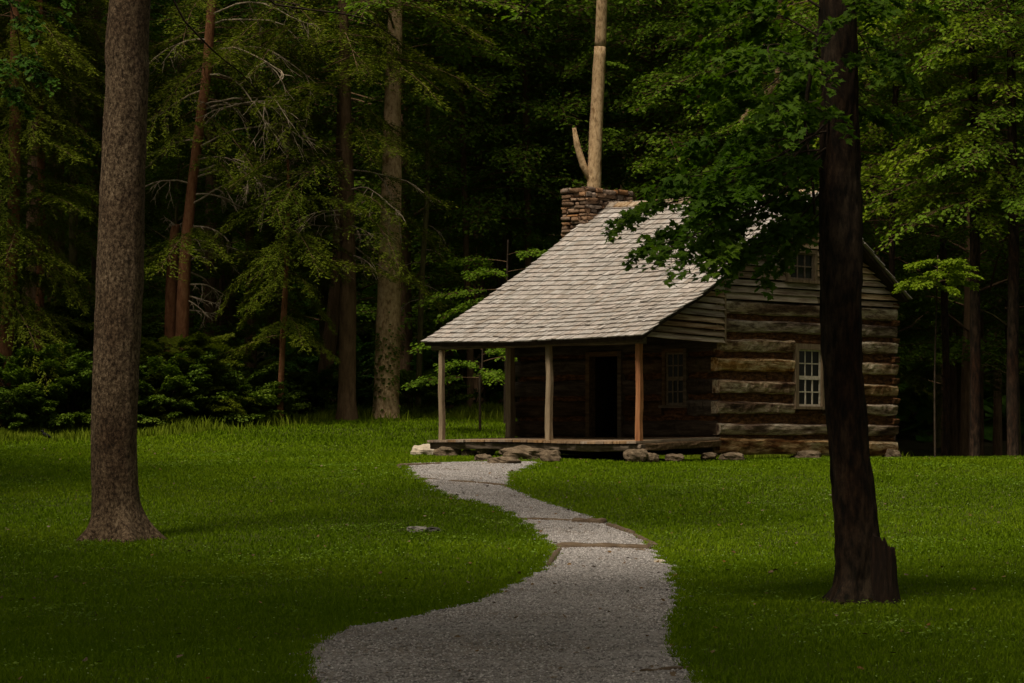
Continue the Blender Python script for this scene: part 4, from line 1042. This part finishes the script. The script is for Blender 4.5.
# thin trees between pale trunk and cabin
for lab, b, Y, tops, ws, sd, bark in (
        ('thin pale greenish trunk standing just left of the cabin roof', (418, 410), 74, [(419, 370), (422, 280), (427, 200), (428, 100), (430, 0)], [6, 6, 5.5, 5, 4.5, 4], 61, M['bark_mossy']),
        ('dim thin trunk right of the thin pale greenish one', (470, 410), 76, [(470, 350), (466, 240), (462, 100), (460, 0)], [7, 7, 6, 6, 5], 62, M['bark_brown']),
        ('dim upright trunk in the dark gap left of the chimney', (532, 410), 76, [(531, 350), (528, 240), (526, 100), (524, 0)], [8, 8, 7, 7, 6], 63, M['bark_brown'])):
    rt, ax, pts = px_tree('leafy_tree', lab, b, Y, tops, ws, bark, seed=sd, H=18)
    rr = {61: [(300, .2, .35, 0), (255, 0, .3, -.1), (375, 0, .2, 0)], 62: [(215 - 6 * k, k * 2.4, 1.05, -.1) for k in range(42)], 63: [(225 - 6 * k, k * 2.4 + 1, 1.05, -.1) for k in range(42)]}[sd]
    crown_for(rt, pts, 9.5, 17, 26, BROAD, KITE, M['maple'], M['bark_brown'], 1.0, sd, boughs=boughs_at(ax, rr, sd))
    if sd == 61: dead_part(rt, [(ax(y), (math.cos(a_), math.sin(a_), .0), .8, .012) for y, a_ in ((250, 0), (262, 3.1), (285, .1), (300, 3.0), (225, .2))], 16)
# saplings giving the two lit leaf layers beside the chimney and behind the porch
def sapling(lab, px, Y, top_py, bough_rows, seed, lm, w=4):
    rt, ax, pts = px_tree('sapling', lab, (px, 425), Y, [(px, 380), (px + 2, top_py + 40), (px + 3, top_py)], [w * .7, w * .6, w * .5, w * .3], M['twig'], seed=seed, group='saplings at the forest edge', n=8)
    crown_for(rt, pts, 3, 4, 0, BROAD, KITE, lm, M['bark_brown'], 1.0, seed, boughs=boughs_at(ax, bough_rows, seed)); return rt
sapling('sapling with a lit leaf layer beside the roof, left of the chimney', 505, 70, 240, [(290, 3.3, .62, .0), (280, 4.1, .5, .1), (272, .2, .5, 0), (262, 2.8, .5, 0), (255, -.6, .4, 0), (298, 3.7, .55, -.1)], 71, M['maple'])
sapling('sapling whose leaves show under the porch roof behind the far post', 480, 67, 330, [(378, 3.2, .5, .05), (370, 4.0, .45, .1), (362, .1, .5, .1), (355, 5.2, .4, .1), (372, 4.9, .5, 0), (350, 3.5, .5, .1)], 72, M['maple'])
sapling('tiny sapling with pale leaves right of the cabin eave', 935, 58.5, 255, [(278, 4.6, .22, .1), (272, 5.6, .24, .1), (268, 3.6, .22, .1), (282, .3, .26, 0), (262, 4.0, .2, 0), (286, 3.0, .24, 0), (275, 0, .25, .1), (270, 1.5, .25, 0), (276, 2.4, .22, 0), (282, 4.2, .26, 0), (266, 5.2, .24, .1), (289, 5.0, .25, 0), (262, .8, .2, .1), (279, 3.4, .26, -.1)], 73, M['maple_bright'], w=3)
# tree behind the chimney with a broken limb
rt, ax, pts = px_tree('tall_tree', 'straight pale brown trunk rising right behind the chimney with a broken stub', (592, 420), 72, [(592, 300), (594, 190), (597, 110), (600, 50), (602, 0)], [17, 16, 14, 13, 12, 11], M['bark_pale'], seed=81, H=22, n=16)
crown_for(rt, pts, 13.5, 21, 34, BROAD, KITE, M['maple'], M['bark_brown'], 1.1, 81, boughs=boughs_at(ax, [(62, 0, .2, 0), (130, .1, .16, .1)], 4))
q0, q1, q2, q3 = [at(a_, b_, 72) - rt.location for a_, b_ in ((592, 182), (583, 165), (577, 145), (574, 128))]
V, Fc = tube_geo([q0, q1, q2, q3], [.11, .10, .085, .05], 8, .1, 3); mb = MB(); mb.add(V, Fc); tag(mb.build('broken_limb', M['bark_pale'], rt, True), 'bare broken limb curving up from the trunk')
rt, ax, pts = px_tree('leafy_tree', 'mossy trunk seen through leaves above the right half of the roof', (640, 420), 76, [(641, 300), (642, 180), (648, 100), (660, 0)], [11, 11, 10, 8, 7], M['bark_mossy'], seed=82, H=20)
crown_for(rt, pts, 8.0, 19, 50, BROAD, KITE, M['maple'], M['bark_brown'], 1.15, 82, boughs=boughs_at(ax, [(175 - 6 * k, k * 2.4, 1.0, -.05) for k in range(36)], 9))
# right-hand trees with bright sprays
for lab, b, Y, tops, ws, sd, nb, y0_, lm in (
        ('leafy maple whose bright boughs hang right of the dark foreground trunk', (893, 440), 71, [(893, 380), (892, 250), (895, 120), (900, 0)], [6, 6, 6, 6, 5], 91, 54, 225, 'maple_bright'),
        ('dark upright trunk second from the right edge under bright leaves', (975, 440), 68, [(975, 380), (975, 250), (974, 120), (972, 0)], [11, 11, 10, 9, 8], 92, 46, 215, 'maple_bright'),
        ('dark upright trunk nearest the right edge of the view', (1013, 440), 67, [(1013, 380), (1013, 250), (1012, 120), (1010, 0)], [12, 12, 11, 9, 8], 93, 46, 225, 'maple'),
        ('dim slender trunk in the dark gap right of the cabin', (946, 440), 74, [(946, 380), (944, 250), (944, 120), (944, 0)], [7, 7, 7, 6, 6], 94, 16, 180, 'maple'),
        ('leafy tree standing behind the cabin gable, trunk hidden by the wall', (770, 420), 72, [(772, 300), (775, 180), (778, 100), (780, 0)], [12, 12, 11, 9, 8], 95, 54, 215, 'maple'),
        ('leafy tree behind the roof between chimney and dark trunk', (705, 420), 74, [(705, 300), (703, 180), (700, 100), (700, 0)], [10, 10, 9, 8, 7], 96, 54, 205, 'maple')):
    rt, ax, pts = px_tree('leafy_tree', lab, b, Y, tops, ws, M['bark_right'] if sd in (91, 92, 93, 94) else M['bark_brown'], seed=sd, H=21)  # near-black bark on the right-hand trunks stands in for forest shade
    rows = [(y0_ - (y0_ + 30) * k / nb, k * 2.4 + random.uniform(-.4, .4), random.uniform(.6, 1.1), random.uniform(-.25, .1)) for k in range(nb)]
    if sd == 95:
        q = [at(a_, b_, 71) - rt.location for a_, b_ in ((778, 84), (760, 100), (745, 116), (736, 130))]
        V, Fc = tube_geo([ax(70), *q], [.10, .10, .09, .08, .04], 8, .12, 5); mb = MB(); mb.add(V, Fc); tag(mb.build('broken_limb', M['bark_pale'], rt, True), 'pale bare limb slanting down among the leaves')
    crown_for(rt, pts, 10.0, 20, 34, BROAD, KITE, M[lm], M['bark_brown'], 1.1, sd, boughs=boughs_at(ax, rows, sd))
# shrubs
def shrub(lab, px, py, Y, w, h, n, seed, lm, bank=BROAD, shape=KITE, nm='shrub', sc0=.28):
    r = np.random.default_rng(seed); x0 = (px - 512) / F * Y; root = empty(nm, (x0, Y, gzf(x0, Y))); tag(root, lab, 'shrub', 'shrubs along the forest edge')
    items = []; segs = []
    for k in range(n):
        az = r.uniform(0, 6.28); f = r.random(); rr = math.sqrt(r.random()) * w * .5 * (1 - .5 * f)
        z = h * f * .9 + .1
        items.append(((math.cos(az) * rr, math.sin(az) * rr * .8, z), az + r.uniform(-.6, .6), .2 + .5 * f, r.uniform(.6, 1.3) * sc0, int(r.integers(0, 9))))
        if k % 4 == 0: segs.append((np.array([[0, 0, 0], [math.cos(az) * rr * .5, math.sin(az) * rr * .4, z * .6], [math.cos(az) * rr, math.sin(az) * rr * .8, z]]), [.02, .014, .008]))
    L_, sg = place(bank, items); o = link('foliage', leaf_mesh('foliage', L_, shape), lm, root)
    V, T = tubes_np(segs + sg, 3); link('stem', np_mesh('stem', V, T), M['twig'], root); return root
shrub('broad leafy shrub at the far left edge of the lawn', 25, 430, 66.5, 2.8, 1.7, 130, 1, M['shrub'])
shrub('shrub with arching stems just left of the big foreground trunk', 72, 430, 67, 2.4, 1.4, 120, 2, M['shrub'])
shrub('young evergreen bush right of the big foreground trunk', 182, 425, 68.5, 2.6, 2.1, 150, 3, M['hemlock'], HEML, NEEDLE, 'evergreen_bush', .24)
shrub('small conical evergreen seedling between the pines and the hemlock', 252, 418, 71, 1.3, 1.5, 34, 4, M['hemlock'], HEML, NEEDLE, 'evergreen_bush', .26)
shrub('low leafy shrub beside the evergreen bush', 225, 420, 69.5, 2.6, .9, 100, 5, M['shrub'])
shrub('leafy shrub at the foot of the two pines', 160, 424, 68, 2.4, 1.3, 110, 15, M['shrub'])
shrub('low leafy shrub in front of the hemlock trunks', 300, 415, 73, 2.4, .7, 80, 16, M['shrub'])
shrub('dark low shrub at the foot of the hemlock trunks', 312, 415, 74, 2.4, .9, 50, 6, M['maple_dark'])
shrub('low shrub between pale trunk and porch', 412, 415, 73.5, 1.6, .8, 40, 7, M['shrub'])
shrub('tall leafy bush behind the big foreground trunk at left', 95, 420, 70.5, 3.0, 2.6, 170, 10, M['shrub'], BROAD, KITE, 'shrub', .24)
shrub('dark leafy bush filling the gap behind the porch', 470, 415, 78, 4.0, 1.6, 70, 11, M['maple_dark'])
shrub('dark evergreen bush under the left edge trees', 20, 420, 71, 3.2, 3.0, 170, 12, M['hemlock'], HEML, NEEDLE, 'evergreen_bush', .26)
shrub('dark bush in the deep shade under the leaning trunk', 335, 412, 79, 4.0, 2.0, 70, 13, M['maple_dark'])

# ------------------------------------------------------------------ near trees
# left: thick grey-brown trunk
rt = empty('big_tree', (-5.14, 36.6, gzf(-5.14, 36.6))); tag(rt, 'big straight grey brown trunk standing on the lawn at left, nearest on that side', 'tree')
def rel(px, py, Y): q = at(px, py, Y); return (q.x - rt.location.x, q.y - rt.location.y, q.z - rt.location.z)
def fine_trunk(ctrl, n, seg, seed, m, root, lobes=5, flare_z=.5, amp=.045, name='trunk', fk=1.0):
    c = smooth_path(ctrl, seg); V = []; Fc = []
    for i, (x, y, z, r) in enumerate(c):
        fl = max(0, 1 - max(z, 0) / flare_z) ** 2
        for k in range(n):
            t = 2 * math.pi * k / n; ct, st = math.cos(t), math.sin(t)
            rr = r * (1 + fl * (.30 + .55 * max(0, math.sin(lobes * t + seed)) * fk) + amp * (1.2 * ns(ct * 1.3 + seed, st * 1.3, z * .7) + .9 * ns(ct * 5, st * 5 + seed, z * 2.5) + .6 * ns(ct * 14, st * 14, z * 7 + seed)))
            V.append((x + ct * rr, y + st * rr, z))
    for i in range(seg - 1):
        for k in range(n): a0 = i * n + k; a1 = i * n + (k + 1) % n; Fc.append((a0, a1, a1 + n, a0 + n))
    Fc.append(tuple((seg - 1) * n + k for k in range(n)))
    mb = MB(); mb.add(V, Fc); return mb.build(name, m, root, True)
ctrl = [(0, 0, -.08, .36), (-.0, 0, .12, .335), (*rel(116, 500, 36.6), .315), (*rel(114, 440, 36.6), .302), (*rel(119, 300, 36.6), .305), (*rel(122, 200, 36.6), .295), (*rel(127, 80, 36.6), .28), (*rel(130, 0, 36.6), .27), (.6, .1, 13, .20), (.7, .2, 18, .08)]
fine_trunk(ctrl, 56, 260, 1.3, M['bark_left'], rt, 5, .55)
items = []; r = np.random.default_rng(17); random.seed(17)
for k in range(34):
    f = k / 34; z = 10 + 9.5 * f; az = k * 2.4; rr = r.uniform(.3, 2.0) * (1 - .4 * f); items.append(((.4 + math.cos(az) * rr, math.sin(az) * rr, z), az, .15 + .4 * f, 1.1 * (1.15 - .7 * f), int(r.integers(0, 9))))
L_, sg = place(BROAD, items)
for it in items[::2]: sg.append((np.array([[.4, 0, it[0][2] - .5], it[0]]), [.07, .035]))
# dark thin overhanging branches dipping into the top of the view
for ptsb, rb0 in (([(131, -140), (140, -90), (175, 5), (205, 42), (222, 58), (240, 72), (262, 95)], .022), ([(131, -170), (200, -90), (262, -5), (300, 8), (345, 14), (372, 22), (398, 40)], .022), ([(300, 5), (270, 0), (252, 3)], .010), ([(352, 18), (362, 8), (374, 4)], .010),
                    ([(131, -200), (50, -140), (0, -50), (12, 10), (20, 45), (22, 75), (30, 92)], .016), ([(14, 15), (30, 35), (32, 60)], .008)):
    pp = smooth_path([rel(a_, b_, 36.5 + .2 * i) for i, (a_, b_) in enumerate(ptsb)], 14); sg.append((pp, np.linspace(rb0, rb0 * .35, 14)))
items2 = []
for px_, py_, az, s_ in ((-5, -5, -.6, .4), (12, 18, -1.0, .34), (18, 55, -1.2, .30), (28, 70, -.9, .3), (5, 60, -1.4, .3), (-8, 90, .1, .3), (40, 10, -.4, .3), (22, -20, -.5, .4), (15, 85, -1.5, .25)):
    items2.append((rel(px_, py_, 36.8), az, -.2, s_, int(r.integers(0, 9))))
L2, sg2 = place(MBRO, items2)
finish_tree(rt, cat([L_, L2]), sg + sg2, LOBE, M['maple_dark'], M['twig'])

# right: dark trunk with broken stub at its foot, leafy boughs in front of the roof
YR = 26.3
rt = empty('dark_tree', ((862 - 512) / F * YR, YR, gzf(3.4, YR))); tag(rt, 'dark leaning trunk with a rotten stub at its foot, on the lawn at right', 'tree')
ctrl = [(*rel(857, 612, YR), .225), (*rel(857, 592, YR), .215), (*rel(857.5, 545, YR), .208), (*rel(853, 500, YR), .192), (*rel(847, 430, YR), .184), (*rel(841, 340, YR), .188), (*rel(840.5, 240, YR), .188), (*rel(839, 120, YR), .180), (*rel(838, 0, YR), .175), (-.4, 0, 9.5, .14), (-.2, .1, 14, .05)]
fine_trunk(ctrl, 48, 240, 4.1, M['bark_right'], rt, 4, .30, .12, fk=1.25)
# broken stub: hollow jagged shell
mb = MB(); V = []; n = 30; seg = 22; Fc = []
bx0 = rel(883, 604, YR - .12)
for shell in (0, 1):
    for i in range(seg + 1):
        for k in range(n):
            t = 2 * math.pi * k / n; top = .56 + .14 * ns(math.cos(t) * 2.5, math.sin(t) * 2.5, 7) + .10 * ns(math.cos(t) * 9, math.sin(t) * 9, 2) - .10 * max(0, math.cos(t)) + .10 * max(0, -math.cos(t))
            z = -.08 + (top + .08) * i / seg; f = i / seg
            rx = (.132 - .012 * f) * (1 - .28 * shell) * (1 + .12 * ns(math.cos(t) * 3, math.sin(t) * 3, z * 4) + .08 * ns(math.cos(t) * 9, math.sin(t) * 9, z * 3)) * (1 + .25 * (1 - f) ** 4)
            if shell and i < seg: rx *= .8
            V.append((bx0[0] + .02 - .03 * f + math.cos(t) * rx, bx0[1] + math.sin(t) * rx, z))
K = (seg + 1) * n
for s_ in (0, 1):
    for i in range(seg):
        for k in range(n): a0 = s_ * K + i * n + k; a1 = s_ * K + i * n + (k + 1) % n; Fc.append((a0, a1, a1 + n, a0 + n))
for k in range(n): a0 = seg * n + k; a1 = seg * n + (k + 1) % n; Fc.append((a0, a1, a1 + K, a0 + K))
mb.add(V, Fc); tag(mb.build('broken_stub', M['rotten'], rt, False), 'rotten jagged stub fused to the right side of the trunk foot')
# boughs
r = np.random.default_rng(23); random.seed(23); sg = []; items = []
def bough(ctrl_px, n_sp, s_, rad=.035, depth=0.0, dz=.0, sprd=1.3):
    rad = rad * .62
    pp = smooth_path([rel(a_, b_, YR + dd) for a_, b_, dd in ctrl_px], 16); sg.append((pp, np.linspace(rad, rad * .25, 16)))
    for k in range(n_sp):
        f = .25 + .75 * (k + r.random()) / n_sp; i = min(int(f * 15), 14); p = pp[i] + (pp[i + 1] - pp[i]) * (f * 15 - i); d = pp[i + 1] - pp[i]
        az = math.atan2(d[1], d[0]) + (1 if k % 2 else -1) * r.uniform(.1, sprd)
        items.append((p, az, r.uniform(-.35, .15), s_ * r.uniform(.7, 1.2), int(r.integers(0, 9))))
# lower layers across the roof
bough([(838, 140, 0), (800, 165, -.3), (750, 195, -.5), (705, 228, -.6), (662, 252, -.7)], 10, .33, .03)
bough([(838, 120, 0), (790, 150, .4), (740, 178, .6), (700, 195, .8), (655, 207, .9)], 9, .34, .03)
bough([(838, 140, 0), (800, 175, .1), (765, 205, .0), (730, 222, .1), (705, 236, .2)], 8, .32, .026)
bough([(838, 110, 0), (800, 150, -.6), (770, 185, -.8), (745, 205, -.9)], 7, .33, .026)
bough([(838, 180, 0), (822, 210, .5), (802, 232, .8), (788, 250, .9)], 7, .26, .02)
bough([(838, 150, 0), (810, 180, .4), (780, 205, .7), (750, 236, .9)], 8, .32, .022)
bough([(838, 170, 0.1), (815, 200, .3), (785, 235, .3), (762, 252, .3)], 8, .31, .022)
# upper layers
for k, (ys_, ye, xe, dd) in enumerate(((60, 130, 715, .6), (30, 50, 770, -.9), (80, 100, 780, -.8), (40, 60, 735, -.4), (10, 20, 720, .5), (90, 165, 690, -.7), (-20, -10, 730, 0), (100, 150, 740, 1.2), (20, 90, 750, 1.5), (110, 175, 720, .3))):
    bough([(838, ys_ + 40, 0), (800, (ys_ + ye) / 2 + 10, dd * .5), (770, ye - 5, dd), (xe, ye + 12, dd * 1.3)], 5, .34, .026)
for ys_, ye, xe, dd in ((60, 40, 890, -.5), (-20, 0, 915, .4), (-30, 10, 868, -.6), (10, 60, 875, .5), (90, 120, 880, .6)):
    bough([(840, ys_ + 20, 0), (860, (ys_ + ye) / 2, dd * .5), (xe, ye + 10, dd)], 3, .30, .018)
for k in range(46):     # the rest of the crown above the view
    f = k / 46; z = 6.6 + 7.5 * f; az = k * 2.4; rr = r.uniform(.2, 1.8) * (1 - .3 * f); items.append(((-.2 + math.cos(az) * rr, math.sin(az) * rr, z), az, .1 + .4 * f, 1.2 * (1.15 - .6 * f), int(r.integers(0, 9))))
sg.append((smooth_path([rel(822, 20, YR + .35), rel(808, 90, YR + .5), rel(806, 130, YR + .5), rel(812, 175, YR + .4), rel(815, 215, YR + .35)], 12), np.linspace(.03, .015, 12)))
L_, sg2 = place(MBRO, items); finish_tree(rt, L_, sg + sg2, MAPLE, M['maple_near'], M['twig'])

# fallen leaves and broad-leaved weeds
r = np.random.default_rng(77)
x, y = lawn_pts(15, 60, 1.1); n2 = 240; yp = r.uniform(15.5, PTOP - 1, n2); xp = path_l(yp) + (path_r(yp) - path_l(yp)) * r.random(n2) ** np.where(r.random(n2) < .5, .4, 2.2)
zo = np.concatenate([np.full(len(x), .045), np.full(n2, .045)]); x = np.concatenate([x, xp]); y = np.concatenate([y, yp]); n = len(x); a_ = r.random(n) * 6.28
M['dead_leaf'] = noisy('fallen_brown_leaves', [(.3, (.06, .030, .012)), (.6, (.13, .085, .045)), (.8, (.22, .16, .10))], (1, 1, 1), 2, 4, .6, .3, island=.3)
tag(link('fallen_leaves', leaf_mesh('fallen_leaves', Leaves(np.stack([x, y, gz(x, y) + zo], 1), np.stack([np.cos(a_), np.sin(a_), r.normal(0, .25, n)], 1), np.stack([r.normal(0, .3, n), r.normal(0, .3, n), np.ones(n)], 1), r.uniform(.025, .06, n)), LOBE), M['dead_leaf']), 'fallen brown leaves scattered on lawn and path', 'leaf litter', kind='stuff')
x, y = lawn_pts(15, 62, 30); pn = np.sin(x * 1.1 + 2 * np.sin(y * .5)) * np.sin(y * .83 + 1.5 * np.sin(x * .7)) + r.normal(0, .35, len(x)); k = pn > .55; x, y = x[k], y[k]
x = np.repeat(x, 5); y = np.repeat(y, 5); n = len(x); a_ = r.random(n) * 6.28
tag(link('weeds', leaf_mesh('weeds', Leaves(np.stack([x + r.normal(0, .03, n), y + r.normal(0, .03, n), gz(x, y) + r.uniform(.02, .05, n)], 1), np.stack([np.cos(a_), np.sin(a_), r.uniform(-.1, .5, n)], 1), np.stack([r.normal(0, .3, n), r.normal(0, .3, n), np.ones(n)], 1), r.uniform(.02, .05, n)), KITE), M['weed']), 'patches of low broad-leaved weeds in the lawn', 'weeds', kind='stuff')
# ------------------------------------------------------------------ far wood behind everything
r = np.random.default_rng(44); n = 42000
x = r.uniform(-75, 75, n); y = r.uniform(116, 150, n); z = gz(x, y) + r.uniform(0, 1, n) ** 1.3 * 22
Pw = np.stack([x, y, z], 1); a_ = r.random(n) * 6.28
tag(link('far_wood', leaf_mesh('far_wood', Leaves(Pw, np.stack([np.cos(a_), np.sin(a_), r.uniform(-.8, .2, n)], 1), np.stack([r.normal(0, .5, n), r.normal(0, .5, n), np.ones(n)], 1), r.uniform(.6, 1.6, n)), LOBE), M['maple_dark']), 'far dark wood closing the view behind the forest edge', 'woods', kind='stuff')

# ------------------------------------------------------------------ camera, light
cam = bpy.data.cameras.new('camera'); co = bpy.data.objects.new('camera', cam); COL.objects.link(co)
co.location = (0, 0, CZ); co.rotation_euler = (math.radians(90), 0, 0)
cam.sensor_width = 36; cam.lens = F / 1024 * 36; cam.shift_y = (YH - 341.5) / 1024; cam.clip_end = 1000; cam.clip_start = .1
scene.camera = co
EL, AZ = math.radians(62), math.radians(215)       # azimuth clockwise from +Y (behind left of the viewer)
w = bpy.data.worlds.new('World'); scene.world = w; w.use_nodes = True; nt = w.node_tree; nt.nodes.clear()
out = nt.nodes.new('ShaderNodeOutputWorld'); bg = nt.nodes.new('ShaderNodeBackground'); sky = nt.nodes.new('ShaderNodeTexSky')
sky.sky_type = 'NISHITA'; sky.sun_disc = False; sky.sun_elevation = EL; sky.sun_rotation = AZ; sky.air_density = 1.0; sky.dust_density = 3.0; sky.ozone_density = 1
hs = nt.nodes.new('ShaderNodeHueSaturation'); hs.inputs['Saturation'].default_value = .35     # overcast: paler sky
nt.links.new(sky.outputs[0], hs.inputs['Color'])
tint = mixc(nt, hs.outputs[0], (1.0, .89, .68), 1.0, 'MULTIPLY')
nt.links.new(tint, bg.inputs[0]); bg.inputs[1].default_value = .095; nt.links.new(bg.outputs[0], out.inputs[0])
sun = bpy.data.lights.new('sun', 'SUN'); sun.energy = 3.1; sun.angle = math.radians(14); sun.color = (1, .89, .70)
so_ = bpy.data.objects.new('sun', sun); COL.objects.link(so_); so_.location = (0, 0, 60)
sv = Vector((math.sin(AZ) * math.cos(EL), math.cos(AZ) * math.cos(EL), math.sin(EL)))
so_.rotation_euler = sv.to_track_quat('Z', 'Y').to_euler()
vs = scene.view_settings; vs.view_transform = 'Standard'; vs.look = 'None'; vs.gamma = 1; vs.exposure = .44
scene.render.engine = 'CYCLES'
scene.cycles.max_bounces = 6; scene.cycles.diffuse_bounces = 3; scene.cycles.transmission_bounces = 3; scene.cycles.glossy_bounces = 2
